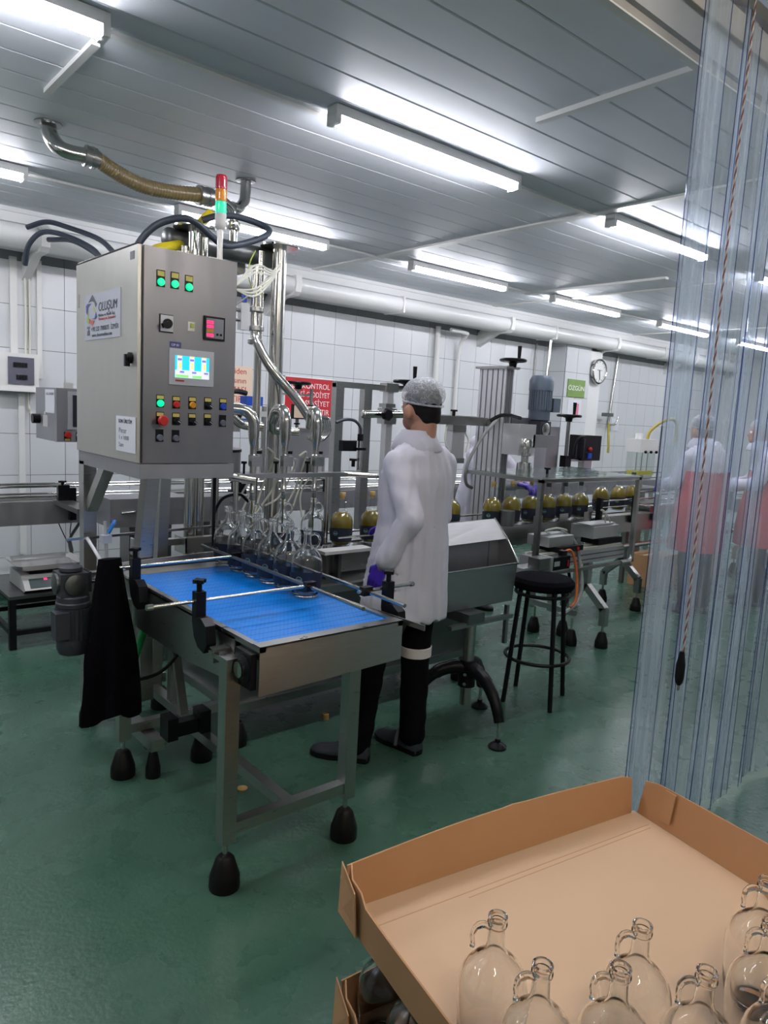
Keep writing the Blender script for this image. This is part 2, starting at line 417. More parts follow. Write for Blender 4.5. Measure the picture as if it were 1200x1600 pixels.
def wall_tiles():
    tw, th, gp = .262, .3218, .004; x0 = 3.921-20*tw; cells = []
    for i in range(0, 70):
        for k in range(-1, 9):
            a = x0+i*tw; z = .005+k*th
            if a > 13 or a+tw < -3.5: continue
            cells.append((a, a+tw, max(0, z), min(z+th, CZ)))
    def g1(g, c, j):
        a, b, z0, z1 = c; y = WY-.006-j
        g.box(a+gp/2, b-gp/2, y, WY, z0+gp/2, z1-gp/2)
    single = [c for c in cells if 1.2 < c[0] < 9.9 and c[2] > .2]
    single.sort(key=lambda c: c[0]); single = single[:300]
    rest = [c for c in cells if c not in single]
    for c in single:
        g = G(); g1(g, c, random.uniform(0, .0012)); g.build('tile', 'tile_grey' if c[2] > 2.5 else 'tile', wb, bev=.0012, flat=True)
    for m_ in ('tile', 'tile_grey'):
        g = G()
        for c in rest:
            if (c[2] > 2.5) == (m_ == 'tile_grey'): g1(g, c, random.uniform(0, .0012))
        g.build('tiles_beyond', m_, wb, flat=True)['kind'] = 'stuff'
wall_tiles()
# pilaster with its own tiles
pil = struct(box('wall_pilaster', 'grout', None, 7.95, 8.5, 5.82, WY, 0, CZ)); pil.name = 'trim_1'
for k in range(9):
    z0 = max(0, .005+k*.3218-.0)
    for a, b in ((7.955, 8.20), (8.204, 8.495)):
        box('tile', 'tile', pil, a, b, 5.812, 5.82, z0+.002, min(CZ, z0+.3198))
    G().box(7.942, 7.95, 5.824, 6.09, z0+.002, min(CZ, z0+.3198)).build('tile', 'tile', pil)
# cornice and the rounded white service duct on brackets
co = struct(box('trim_2', 'white_paint', None, -3.5, 13, 5.72, WY, 2.775, CZ))
box('cover_strip', 'white_paint', co, -3.5, 13, 5.705, 5.72, 2.84, CZ)
du = struct(G().prism([(-3.5, 5.64, 2.755), (-3.5, 5.60, 2.735), (-3.5, 5.585, 2.69), (-3.5, 5.60, 2.635), (-3.5, 5.66, 2.605), (-3.5, 5.86, 2.605), (-3.5, 5.88, 2.62), (-3.5, 5.88, 2.755)], 16.5, (1, 0, 0)).build('trim_3', 'white_duct', None, ang=50))
for x in (-1.4, 1.52, 3.62, 6.55, 8.75, 10.9):
    g = G(); g.prism([(x, 5.575, 2.76), (x, 5.565, 2.70), (x, 5.58, 2.62), (x, 5.62, 2.59), (x, 5.80, 2.585), (x, 6.1, 2.44), (x, 6.1, 2.60), (x, 5.9, 2.76)], .06, (1, 0, 0))
    g.build('duct_bracket', 'white_plastic', du)
for x in (.1, 2.6, 4.9, 7.4, 10.0): G().box(x, x+.02, 5.58, 5.885, 2.600, 2.76).build('duct_joint', 'white_plastic', du)
# wall base of the visible wall: coved green plinth
bb = struct(box('baseboard_back', 'floor_epoxy', None, -3.5, 13, 6.04, 6.095, 0, .1))
# cross cover strips on the ceiling
def cstrip(x, y0, y1, z=.03, wd=.05):
    o = box('trim_ceiling', 'white_plastic', None, x-wd/2, x+wd/2, y0, y1, CZ-z, CZ); struct(o); return o
for n_, a in enumerate([(3.9, 1.43, 5.7, .012, .07), (6.37, 1.43, 5.7, .012, .07), (9.3, 1.43, 5.7, .012, .07), (.97, 2.86, 3.45, .018, .030), (2.56, 1.43, 2.12, .020, .032), (5.89, 3.35, 4.86, .02, .05), (-1.2, 1.43, 5.7, .012, .07)]):
    cstrip(*a).name = 'trim_%d' % (n_+4)
for n_, yy in enumerate((2.76, 4.80)):
    struct(box('trim_%d' % (n_+11), 'white_plastic', None, -3.5, 13, yy-.02, yy+.02, CZ-.014, CZ))
# ceiling tubes
def lamp():
    t = thing('ceiling_light', 'lit white tube light', 'light', (0, 0, 0))
    g = G(); g.box(-.60, .60, -.034, .034, .026, .066); g.build('housing', 'white_plastic', t, bev=.004)
    g = G(); R = []
    for x in (-.575, .575): R.append([(x, .026*math.cos(a), .012+.024*math.sin(a)) for a in [PI-.04+(PI+.08)*k/12 for k in range(13)]])
    g.loft(R); g.build('diffuser', 'lamp_white', t)
    for s in (-1, 1): G().box(min(s*.575, s*.6), max(s*.575, s*.6), -.035, .035, -.010, .040).build('end_cap', 'white_plastic', t, bev=.004)
    return t
L0 = lamp(); first = True
rowA = [(-1.75, ''), (.34, 'long bright tube light running out of the top left corner of the picture'), (2.475, 'bright tube light on the ceiling above the worker, right of the beacon'), (4.555, 'tube light whose right end passes behind the plastic curtain'), (6.65, 'tube light on the ceiling seen only through the plastic curtain'), (8.75, ''), (10.85, '')]
rowB = [(-1.5, ''), (.6, ''), (2.70, 'tube light behind the black looped hose near the filler column'), (4.76, 'middle tube light of the row nearest the tiled wall, above the aluminium column'), (6.68, 'small far tube light above the wall clock'), (8.75, 'farthest tube light by the wall, mostly behind the curtain'), (10.85, '')]
for y, row in ((2.66, rowA), (4.68, rowB)):
    for x, lb in row:
        lb = lb or 'lit tube light of the ceiling rows standing outside the picture'
        if first: L0.location = (x, y, 2.80); L0['label'] = lb; L0['group'] = 'ceiling tube lights'; first = False
        else: dup(L0, (x, y, 2.80), 0, lb, 'ceiling tube lights')
# lamps of the room the camera stands in
for k_, (x, y) in enumerate(((.2, -.55), (2.6, -.55))):
    al = thing('ceiling_light', ['warm tube light of the loading room behind the viewer', 'warm tube light of the loading room right of the viewer'][k_], 'light', (x, y, 2.95))
    G().cyl((x-.6, y, 2.95), (x+.6, y, 2.95), .03, n=16).build('diffuser', 'lamp_ante', al); box('housing', 'white_plastic', al, x-.62, x+.62, y-.03, y+.03, 2.985, 3.2)

# ---------------------------------------------------------------- wall things
# switch box at the left
t = thing('fuse_box', 'white fuse box with smoked window high on the left of the tiled wall', 'fuse box', (1.48, 6.08, 1.62))
box('housing', 'white_plastic', t, 1.33, 1.60, 5.97, 6.09, 1.625, 1.895, .006)
box('window', 'smoke_window', t, 1.385, 1.565, 5.962, 5.972, 1.665, 1.865, .002)
for z, x0, n in ((1.79, 1.42, 5), (1.70, 1.44, 4)):
    for k in range(n): box('breaker', 'black_plastic', t, x0+k*.02, x0+k*.02+.016, 5.955, 5.965, z, z+.035)
box('lip', 'white_plastic', t, 1.32, 1.61, 5.95, 6.09, 1.612, 1.627)
for x, wd, m, z0, z1, lb in ((1.50, .045, 'white_paint', .35, 1.6, 'white cable channel running down below the fuse box'), (1.455, .05, 'white_plastic', 1.9, 2.60, 'wide white cable channel above the fuse box, left of the pair'), (1.635, .035, 'white_plastic', 1.72, 2.6, 'narrow white cable channel right of the fuse box')):
    tag(box('cable_channel', m, None, x-wd/2, x+wd/2, 6.065, 6.093, z0, z1, .003), lb, 'cable channel')
for x in (1.535, 1.565): tag(tube('cable', 'cream_plastic', None, [(x, 6.075, 2.6), (x+.003, 6.075, 2.2), (x, 6.075, 1.9)], .008, 8), 'cream cable running down to the fuse box, '+('left' if x < 1.55 else 'right')+' one of two', 'cable')
tag(tube('cable', 'cream_plastic', None, [(1.545, 6.07, 1.61), (1.55, 6.07, 1.5), (1.56, 6.0, 1.44), (1.40, 5.1, 1.43)], .009, 8), 'cream cable hanging from the fuse box to the grey touch panel', 'cable')
# cables hanging off the cornice at the left
for i, (pp, lb) in enumerate((([(1.42, 5.55, 2.72), (1.52, 5.45, 2.76), (1.62, 5.3, 2.72), (1.72, 5.0, 2.62), (1.62, 4.4, 2.42), (1.45, 3.7, 2.26)], 'upper dark cable dropping from the cornice to the control cabinet'),
        ([(1.42, 5.6, 2.48), (1.42, 5.5, 2.60), (1.50, 5.45, 2.69), (1.62, 5.3, 2.66), (1.68, 5.0, 2.55), (1.55, 4.4, 2.36), (1.38, 3.7, 2.24)], 'lower dark cable looping under the cornice to the control cabinet'),
        ([(1.55, 5.52, 2.66), (1.64, 5.3, 2.64), (1.69, 5.0, 2.53), (1.5, 4.2, 2.32), (1.33, 3.62, 2.23)], 'dark cable between the other two at the cornice'))):
    tag(tube('cable', 'cable_dark', None, pp, .017, 10), lb, 'cable')
# signs
def sign(name, m, label, x0, x1, z0, z1, y=6.07):
    t = thing(name, label, 'sign', ((x0+x1)/2, y, z0)); box('board', m, t, x0, x1, y, y+.012, z0, z1); return t
t = sign('notice_sign', 'sign_peach', 'peach notice with red lettering on the tiles beside the control cabinet', 2.73, 3.50, 1.60, 1.955, 6.08)
for k, (s, z, sz) in enumerate((('vliden', 1.885, .075), ('asının', 1.80, .075), ('ANMASI', 1.715, .078), ('AKTIR', 1.63, .078))):
    text('lettering', s, 'red_letters', t, (3.44 if s != 'AKTIR' else 3.40, 6.079, z), sz, ROT_FRONT, 'RIGHT', sx=1.0)
t = sign('notice_sign', 'sign_red', 'red sign with white capital letters behind the labelling head', 3.86, 4.45, 1.52, 1.90, 6.08)
g = G(); 
for a in ((3.85, 3.862, 1.51, 1.91), (4.448, 4.46, 1.51, 1.91), (3.85, 4.46, 1.51, 1.522), (3.85, 4.46, 1.898, 1.91)): g.box(a[0], a[1], 6.074, 6.09, a[2], a[3])
g.build('border', 'sign_white', t)
for s, z in (('NOT KONTROL', 1.80), ('EKSİ CİDDİYET', 1.715), ('HASSASİYET', 1.63), ('ŞARTTIR', 1.545)):
    text('lettering', s, 'sign_white', t, (4.40, 6.079, z), .075, ROT_FRONT, 'RIGHT', sx=.95 if len(s) < 12 else .80)
t = sign('name_sign', 'sign_green', 'small green sign with white letters on the tiled pilaster', 8.02, 8.40, 1.94, 2.17, 5.80)
text('lettering', 'ÖZGÜN', 'sign_white', t, (8.21, 5.799, 2.03), .085, ROT_FRONT, 'CENTER', sx=1.15)
t = thing('paper_notice', 'white paper with a pink stripe under the green sign', 'paper', (8.2, 5.80, 1.7))
box('sheet', 'paper', t, 8.06, 8.36, 5.806, 5.812, 1.66, 1.91); box('stripe', 'pink_paper', t, 8.24, 8.30, 5.803, 5.806, 1.70, 1.86)
tag(box('paper_notice', 'paper', None, 9.55, 9.75, 6.085, 6.094, 1.52, 1.70), 'small white sheet on the tiles near the filter bowl', 'paper')
# clock
t = thing('wall_clock', 'round white clock with chrome rim by the pilaster', 'clock', (8.66, 5.80, 2.31))
G().lathe([(.165, 0), (.17, -.03), (.155, -.045), (.145, -.035), (.145, -.02)], (8.66, 5.80, 2.31), (0, 1, 0), 32, cap=False).build('rim', 'steel_pipe', t)
cyl('dial', 'clock_face', t, (8.66, 5.80, 2.31), (8.66, 5.775, 2.31), .148, n=32)
g = G(); g.bar((8.66, 5.772, 2.33), (8.68, 5.772, 2.20), .012, .003); g.bar((8.61, 5.771, 2.33), (8.71, 5.771, 2.325), .014, .003); g.build('hands', 'black_plastic', t)
g = G()
for k in range(12):
    a = PI*k/6; g.bar((8.66+.12*math.cos(a), 5.773, 2.31+.12*math.sin(a)), (8.66+.135*math.cos(a), 5.773, 2.31+.135*math.sin(a)), .008, .002)
g.build('hour_marks', 'black_plastic', t)['kind'] = 'stuff'
bkt = tag(box('wall_batten', 'white_paint', None, 8.52, 8.80, 5.84, 6.09, .05, 2.58), 'white painted pier beside the tiled pilaster under the clock', 'pier')
# vertical pipes on the wall
t = thing('wall_pipe', 'thin vertical steel pipe left of the tiled pilaster', 'pipe', (7.4, 5.75, 1.0))
cyl('pipe', 'steel_pipe', t, (7.44, 5.7, 2.6), (7.40, 5.7, .95), .022); cyl('collar', 'steel', t, (7.405, 5.7, 1.12), (7.40, 5.7, 1.02), .045, .04)
tag(cyl('conduit', 'steel', None, (7.66, 6.08, 2.6), (7.66, 6.08, .1), .014, n=10), 'thin grey conduit between wall pipe and pilaster', 'conduit')
tag(tube('white_pipe', 'white_plastic', None, [(5.9, 5.9, 2.56), (6.15, 5.9, 2.55), (6.2, 5.95, 2.52), (6.2, 6.05, 2.3), (6.2, 6.05, 1.2)], .022, 10), 'white plastic pipe bending down the wall right of the worker', 'pipe')
tag(cyl('white_pipe', 'white_plastic', None, (5.85, 6.05, 2.6), (5.85, 6.05, 1.4), .03), 'straight white plastic pipe on the tiles behind the aluminium column', 'pipe')
tag(cyl('white_pipe', 'white_plastic', None, (3.06, 6.03, 2.6), (3.06, 6.03, 1.0), .035), 'white vertical pipe behind the thick steel filler column', 'pipe')
t = thing('air_line', 'thin compressed air drop line with tap and yellow hose on the right wall', 'air line', (9.6, 6.0, 1.2))
cyl('pipe', 'steel_pipe', t, (9.55, 6.075, 2.6), (9.46, 6.075, 1.62), .018)
tube('hook', 'steel_pipe', t, [(9.47, 6.07, 1.60), (9.50, 5.98, 1.62), (9.55, 5.98, 1.72)], .014)
box('tap', 'steel_dark', t, 9.12, 9.30, 5.9, 5.98, 1.72, 1.77, .01); cyl('stem', 'steel_pipe', t, (9.3, 5.95, 1.745), (9.40, 6.0, 1.745), .012)
tube('hose', 'yellow_tube', t, [(9.46, 6.07, 1.62), (9.33, 5.97, 1.45), (9.32, 5.95, 1.3), (9.33, 5.95, 1.2)], .018)

# ---------------------------------------------------------------- bottles
BOT = [(0, .004), (.032, .004), (.044, 0), (.050, .003), (.0545, .014), (.0590, .040), (.0615, .070), (.0632, .100), (.0638, .122), (.0622, .143), (.0570, .162), (.0480, .177), (.0365, .189), (.0265, .198), (.0195, .208), (.0160, .221), (.0148, .250), (.0150, .256), (.0185, .258), (.0188, .263), (.0165, .265), (.0165, .270), (.0182, .272), (.0180, .276), (.0155, .277)]
BOT = [(r*1.027 if r > .03 else r, z) for r, z in BOT]
def bottle(name, label, fill=False, cap=None, lab=True, gl='glass', hook=False, inner=True, grp=None):
    t = thing(name, label, 'bottle', (0, 0, 0), 0, grp)
    pr = [(r, z) for r, z in BOT]
    if inner: pr = pr+[(.0125, .276), (.0118, .250), (.0133, .220), (.0168, .207), (.024, .197), (.034, .187), (.0467, .175), (.0560, .160), (.0613, .142), (.0628, .122), (.0622, .100), (.0603, .070), (.0577, .040), (.0515, .018), (.044, .009), (0, .011)]
    G().lathe(pr, n=28, cap=False).build('glass_body', gl, t, ang=60)
    if hook: P = [(.013, 0, .252), (.022, 0, .258), (.033, 0, .257), (.042, 0, .249), (.045, 0, .236), (.0435, 0, .222), (.0440, 0, .214)]; rr = [.0060, .0065, .0065, .0055, .0045, .0040, .0048]
    else: P = [(.013, 0, .248), (.026, 0, .254), (.040, 0, .250), (.049, 0, .236), (.049, 0, .222), (.043, 0, .207), (.031, 0, .197)]; rr = [.006, .0065, .006, .0055, .005, .005, .006]
    G().tube(P, .006, 8, 4, radii=rr).build('handle', gl, t)
    if lab:
        g = G(); n = 20; rows = []
        for z, r in ((.028, .0600), (.045, .0618), (.070, .0636), (.100, .0655)):
            rows.append([g.v(((r+.0004)*math.cos(a), (r+.0004)*math.sin(a), z+(.008*math.cos((a+PI/2)*1.3) if z > .09 else 0))) for a in [-PI/2-1.75+3.5*k/n for k in range(n+1)]])
        for A, B in zip(rows, rows[1:]):
            for i in range(n): g.bm.faces.new((A[i], A[i+1], B[i+1], B[i]))
        lb = g.build('paper_label', 'label_dark', t)
        g = G(); g.tube([(.0652*math.cos(a0), .0652*math.sin(a0), .076+.012*math.sin(b)) for b in [2*PI*k/12 for k in range(13)] for a0 in [-PI/2-.5+.2*math.cos(b)]], .0012, 5, 1, smooth=False)
        g.tube([(.0652*math.cos(-PI/2-.5+.3*k/8-.15), .0652*math.sin(-PI/2-.5+.3*k/8-.15), .074+.006*math.sin(k*2)) for k in range(9)], .0016, 5, 2)
        g.build('print', 'label_print', lb)
    if fill:
        G().lathe([(0, .011), (.043, .009), (.0505, .017), (.0572, .040), (.0600, .070), (.0618, .100), (.0624, .122), (.0608, .142), (.0553, .160), (.0447, .174), (.0335, .185), (.028, .190), (0, .190)], n=24, cap=False).build('oil', 'oil', t)
    if cap == 'cork': G().lathe([(.0115, .262), (.0115, .277), (.0165, .278), (.0170, .281), (.0170, .297), (.016, .299), (0, .299)], n=16).build('stopper', 'cork', t)
    if cap == 'dark': G().lathe([(.0185, .250), (.0190, .252), (.0190, .297), (.018, .300), (0, .300)], n=16).build('screw_cap', 'cap_dark', t)
    return t
ZB = .85
b_empty = bottle('glass_bottle', '', lab=True, gl='glass_real')
b_cork = bottle('oil_bottle', '', fill=True, cap='cork', inner=False)
b_dark = bottle('oil_bottle', '', fill=True, cap='dark', inner=False)
used = {}
def place_bottle(src, x, y, z, rz, label, group, skip=()):
    if not used.get(src.name) and not skip:
        used[src.name] = 1; src.location = (x, y, z); src.rotation_euler = (0, 0, rz); src['label'] = label; src['group'] = group; return src
    return dup(src, (x, y, z), rz, label, group, skip=skip)
ords = ['nearest', 'second', 'third', 'fourth', 'fifth', 'farthest']
for k, y in enumerate((2.375, 2.507, 2.639, 2.771, 2.903, 3.035)):
    place_bottle(b_empty, 1.640, y, ZB, -.75+random.uniform(-.3, .3), 'empty labelled jug bottle on the blue belt, %s%s' % (ords[k], '' if k in (0, 5) else ' from the front'), 'empty bottles in a row on the blue belt')
for k, x in enumerate((1.86, 2.045, 2.24)):
    place_bottle(b_empty, x, 3.20, ZB, [-.6, -.5, -.8][k], ['empty jug bottle under the filling nozzle nearest the cabinet', 'empty jug bottle under the middle filling nozzle', 'empty jug bottle under the filling nozzle farthest from the cabinet'][k], 'bottles under the nozzles')
    tag(cyl('oil_stream', 'oil_stream', None, (x, 3.20, ZB+.10), (x, 3.20, ZB+.285), .0045, n=8), ['yellow oil stream falling into the left nozzle bottle', 'yellow oil stream falling into the middle nozzle bottle', 'yellow oil stream falling into the right nozzle bottle'][k], 'oil stream', 'oil streams from the nozzles')
for k, (x, lb) in enumerate(((2.435, 'filled oil bottle with cork left of the worker, next to the nozzles'), (2.65, 'filled oil bottle with cork touching the worker\'s coat in view'))):
    place_bottle(b_cork, x, 3.20, ZB, -.65, lb, 'filled bottles left of the worker')
ZR = .885
for k, (x, lb) in enumerate(((3.30, 'corked oil bottle just right of the worker, half behind him'), (3.70, 'corked oil bottle in front of the aluminium column, left one of the pair'), (3.90, 'corked oil bottle standing under the capping spindle'), (4.105, 'corked oil bottle just right of the capping spindle'))):
    place_bottle(b_cork, x, 3.2, ZR, -.6-.1*k, lb, 'filled bottles on the capping line')
xs = [4.30, 4.50, 4.70]
for k, x in enumerate(xs): place_bottle(b_dark, x, 3.2, ZR, -.7+.1*k, ['dark capped oil bottle behind the guard frame post', 'dark capped oil bottle right of the guard frame post', 'dark capped oil bottle, third right of the capping spindle'][k], 'filled bottles on the capping line')
for k, (x, y) in enumerate(((4.93, 3.17), (5.22, 3.20), (5.46, 3.22))): place_bottle(b_dark, x, y, ZR+.04, -.6, ['labelled oil bottle nearest of the last three before the rail end', 'labelled oil bottle, middle of the last three before the rail end', 'labelled oil bottle, last before the end of the guard frame'][k], 'labelled bottles by the label printer')
place_bottle(b_dark, 6.45, 3.3, ZR+.04, .2, 'dark capped oil bottle seen just inside the curtain edge', 'filled bottles beyond the guard frame')
place_bottle(b_dark, 6.75, 3.3, ZR+.04, .2, 'dark capped oil bottle standing behind the first curtain strip', 'filled bottles beyond the guard frame')
place_bottle(b_dark, 7.05, 3.3, ZR+.04, .2, 'dark capped oil bottle deeper behind the curtain strips', 'filled bottles beyond the guard frame')

# ---------------------------------------------------------------- infeed table conveyor with the blue belt
tc_ = thing('belt_conveyor', 'steel infeed conveyor table with a blue modular belt on black bell feet', 'conveyor', (1.44, 2.5, 0))
X0, X1, Y0, Y1 = 1.14, 1.735, 1.885, 3.10
g = G(); g.prism([(X0, Y0+.16, .69), (X0, Y0+.16, .845), (X0, Y1, .845), (X0, Y1, .66), (X0, Y0+.5, .66)], .004, (1, 0, 0)); g.build('side_plate', 'steel', tc_)
g = G(); g.prism([(X1, Y0+.05, .70), (X1, Y0+.05, .845), (X1, Y1, .845), (X1, Y1, .70)], .004, (-1, 0, 0)); g.build('side_plate', 'steel', tc_)
for x0, x1 in ((X0, X0+.022), (X1-.022, X1)):
    for a, b in ((Y0, 2.13), (2.135, 2.62), (2.625, Y1)): G().box(x0, x1, a, b, .838, .856).build('edge_rail', 'steel', tc_, bev=.003)
g = G(); g.prism([(X0, Y0, .856), (X1, Y0, .856), (X1, Y0, .712), (X0, Y0, .695)], .003, (0, 1, 0)); g.build('end_plate', 'steel_brushed', tc_)
G().box(X0, X1, Y0, Y0+.045, .852, .858).build('end_flange', 'steel', tc_)
n = 24; p = (Y1-Y0-.05)/n
for k in range(n):
    ya = Y0+.048+k*p
    G().box(X0+.024, X1-.024, ya+.0008, ya+p-.0012, .836, .8485).build('belt_module', 'belt_blue', tc_, bev=.0012, flat=True)
G().box(X0+.02, X1-.02, Y0+.03, Y1, .80, .834).build('belt_bed', 'steel_dark', tc_)
G().box(X0+.005, X1, Y1-.10, Y1+.0, .848, .852).build('transfer_plate', 'steel', tc_)
G().bar((X0-.02, Y1+.035, .855), (X1+.1, Y1+.06, .87), .012, .05).build('back_guide', 'steel', tc_)
for x, y in ((1.10, 2.0), (1.60, 2.0), (1.10, 2.91), (1.60, 2.91)):
    zt = .80 if y < 2.5 and x < 1.3 else .78
    l = G().box(x-.025, x+.025, y-.025, y+.025, .165, zt).build('leg', 'steel_dark' if 0 else 'steel', tc_, bev=.003)
    bell_foot(tc_, x, y, .17, .052)
G().box(1.125, 1.575, 1.98, 2.02, .19, .23).build('cross_beam', 'steel', tc_, bev=.002)
G().box(1.125, 1.575, 2.89, 2.93, .19, .23).build('cross_beam', 'steel', tc_, bev=.002)
G().box(1.33, 1.37, 2.02, 2.89, .19, .23).build('long_beam', 'steel', tc_, bev=.002)
g = G(); g.box(1.085, 1.16, 1.985, 2.12, .775, .79); g.cyl((1.10, 2.05, .79), (1.10, 2.05, .80), .012); g.build('leg_bracket', 'steel', tc_)
# bearing block and tensioner at the near left corner
g = G(); g.lathe([(.032, 0), (.045, .006), (.045, .02), (.030, .028), (.030, .034), (.02, .036)], (1.135, 1.945, .775), (-1, 0, 0), 20); bb_ = g.build('bearing_block', 'black_plastic', tc_)
G().lathe([(.022, .033), (.026, .039), (.012, .040)], (1.135, 1.945, .775), (-1, 0, 0), 16).build('bearing_ring', 'steel_pipe', bb_)
G().box(1.118, 1.139, 1.90, 2.0, .715, .832).build('bearing_plate', 'black_plastic', tc_, bev=.004)
g = G(); g.box(1.085, 1.138, 2.085, 2.092, .755, .80); g.box(1.085, 1.138, 2.07, 2.11, .80, .805); g.cyl((1.11, 2.09, .785), (1.11, 1.98, .785), .006, n=10); g.build('tensioner', 'steel', tc_)
# drive: gearbox, motor
g = G(); g.box(.875, .985, 2.99, 3.10, .79, .885); g.lathe([(.04, 0), (.046, .006), (.046, .02), (.03, .026)], (.93, 3.045, .885), (0, 0, 1), 20); gb = g.build('gearbox', 'motor_grey', tc_, bev=.006)
g = G()
for k in range(4): g.box(.990+k*0, 1.000, 3.0+k*.025, 3.012+k*.025, .80, .885)
g.build('gearbox_ribs', 'motor_grey', gb)['kind'] = 'stuff'
G().lathe([(.03, 0), (.042, .003), (.042, .010), (.028, .014), (.012, .015)], (.93, 2.99, .84), (0, -1, 0), 24).build('gear_flange', 'steel_dark', gb)
G().lathe([(.042, 0), (.042, .01), (.028, .014), (.012, .015)], (.875, 3.045, .84), (-1, 0, 0), 24).build('gear_flange', 'steel_dark', gb)
g = G(); g.lathe([(.060, .79), (.064, .785), (.064, .765), (.068, .76), (.068, .745), (.064, .742), (.064, .605), (.066, .60), (.066, .565), (.058, .545), (0, .54)], (.935, 3.03, 0), n=28); mo = g.build('motor', 'motor_grey', tc_)
g = G()
for k in range(26):
    a = 2*PI*k/26; c_, s_ = math.cos(a), math.sin(a); g.bar((.935+.068*c_, 3.03+.068*s_, .61), (.935+.068*c_, 3.03+.068*s_, .74), .014, .003, up=(c_, s_, 0))
g.build('cooling_fins', 'motor_grey', mo)['kind'] = 'stuff'
G().box(.845, .90, 2.955, 3.02, .625, .735).build('terminal_box', 'motor_grey', mo, bev=.006)
G().box(.985, 1.03, 2.98, 3.04, .64, .72).build('capacitor_box', 'black_plastic', mo, bev=.005)
g = G(); g.cyl((.98, 3.045, .84), (1.15, 3.045, .81), .013); g.lathe([(.03, 0), (.034, .01), (.034, .02), (.02, .025)], (1.03, 3.045, .825), (1, 0, 0), 20); g.build('drive_shaft', 'steel_pipe', tc_)
G().box(.99, 1.15, 3.02, 3.06, .868, .876).build('torque_arm', 'steel', tc_)
# guide clamps, rods and rails
def clamp(x, y, z, d=-1, nm='guide_clamp'):
    g = G()
    g.prism([(x-.018, y-.016, z+.03), (x-.018, y+.016, z+.03), (x-.018, y+.016, z-.075), (x-.018, y+.0, z-.125), (x-.018, y-.030, z-.155), (x-.018, y-.075, z-.165), (x-.018, y-.095, z-.13), (x-.018, y-.085, z-.07), (x-.018, y-.05, z-.05), (x-.018, y-.016, z-.055)], .036, (1, 0, 0))
    o = g.build(nm, 'black_plastic', tc_, bev=.004); star_knob('clamp_knob', o, (x, y, z+.03), .016, .03); return o
clamp(1.10, 2.225, .935); clamp(1.115, 2.83, .935); clamp(1.80, 2.05, .93)
g = G(); g.cyl((.925, 2.225, .932), (1.56, 2.225, .932), .0065, n=12); g.cyl((.915, 2.225, .932), (.937, 2.225, .932), .010, n=10); g.build('guide_rod', 'steel_pipe', tc_)
g = G(); g.cyl((1.05, 2.83, .932), (1.60, 2.83, .932), .0065, n=12); g.build('guide_rod', 'steel_pipe', tc_)
g = G(); g.cyl((1.66, 2.06, .932), (1.93, 2.06, .932), .0065, n=12); g.cyl((1.925, 2.06, .932), (1.94, 2.06, .932), .010, n=10); g.build('guide_rod', 'steel_pipe', tc_)
G().tube([(1.555, 3.13, .93), (1.555, 2.7, .93), (1.550, 2.24, .93)], .0075, 10).build('guide_rail', 'steel_dark', tc_)
G().tube([(1.550, 2.24, .93), (1.535, 1.87, .93)], .0075, 10).build('guide_rail', 'steel_pipe', tc_)
G().tube([(1.715, 3.10, .93), (1.715, 2.4, .93), (1.69, 1.83, .93)], .0075, 10).build('guide_rail', 'steel_pipe', tc_)
for x, y in ((1.555, 2.225), (1.575, 2.83), (1.70, 2.06)): G().box(x-.022, x+.022, y-.013, y+.013, .915, .948).build('rail_clip', 'black_plastic', tc_, bev=.004)
G().bar((1.735, 2.2, .845), (1.735+.03, 1.80, .845), .006, .02).build('side_strip', 'steel', tc_)
G().bar((1.03, 3.43, .945), (1.98, 3.52, .950), .012, .012).build('cross_rod', 'steel_pipe', tc_)
g = G(); g.cyl((1.125, 3.18, .86), (1.125, 3.20, 1.06), .008, n=10); g.cyl((1.125, 3.20, .85), (1.125, 3.44, .945), .008, n=10); g.build('upright_rod', 'aluminium', tc_)
G().box(1.105, 1.145, 3.17, 3.215, .965, 1.0).build('cross_block', 'plate', tc_, bev=.004)
# black bracket lying on the long beam
o = G().box(1.21, 1.34, 2.66, 2.71, .235, .295).build('joint_block', 'black_plastic', tc_, bev=.008)
for x in (1.205, 1.35): G().box(x-.022, x+.022, 2.645, 2.725, .230, .325).build('joint_cheek', 'black_plastic', o, bev=.008)
# green cable sleeve and wires hanging under the table
tag(cyl('cable_sleeve', 'green_hose', None, (1.245, 3.0, .66), (1.175, 3.0, .455), .017), 'bright green cable sleeve hanging under the blue belt table', 'sleeve')
tag(tube('earth_wire', 'wire_yellow', None, [(1.20, 2.96, .70), (1.16, 2.98, .60), (1.155, 3.0, .50), (1.12, 2.95, .36)], .003, 6), 'yellow green wire beside the green sleeve', 'wire')
tag(tube('cable', 'black_plastic', None, [(1.42, 2.95, .66), (1.40, 2.95, .55), (1.32, 2.95, .44), (1.22, 2.95, .40), (1.08, 2.96, .42), (1.02, 3.0, .52), (.99, 3.0, .62)], .008, 8), 'black cable sagging between the table legs', 'cable')
# black cloth hanging over the rail clamp
def apron():
    g = G(); rows = []
    N = 18
    for j in range(15):
        f = j/14; z = .965-f*.66; wd = .045+.045*min(1, f*1.6)+.012*f; cx = 1.025+.0*f; cy = 2.86
        row = []
        for k in range(2*N):
            t = 2*PI*k/(2*N); rip = 1+.20*math.sin(5*t+f*3)*(.2+f)+.10*math.sin(9*t+1+f*2)*f
            row.append((cx+wd*math.cos(t)*rip, cy+(.018+.03*f)*math.sin(t)*rip, z+(.02*math.sin(3*t) if j == 14 else 0)))
        rows.append(row)
    g.loft(rows[::-1]); o = g.build('black_apron', 'black_cloth', None); return o
tag(apron(), 'black cloth hanging from the clamp at the rear left of the blue belt table', 'cloth')

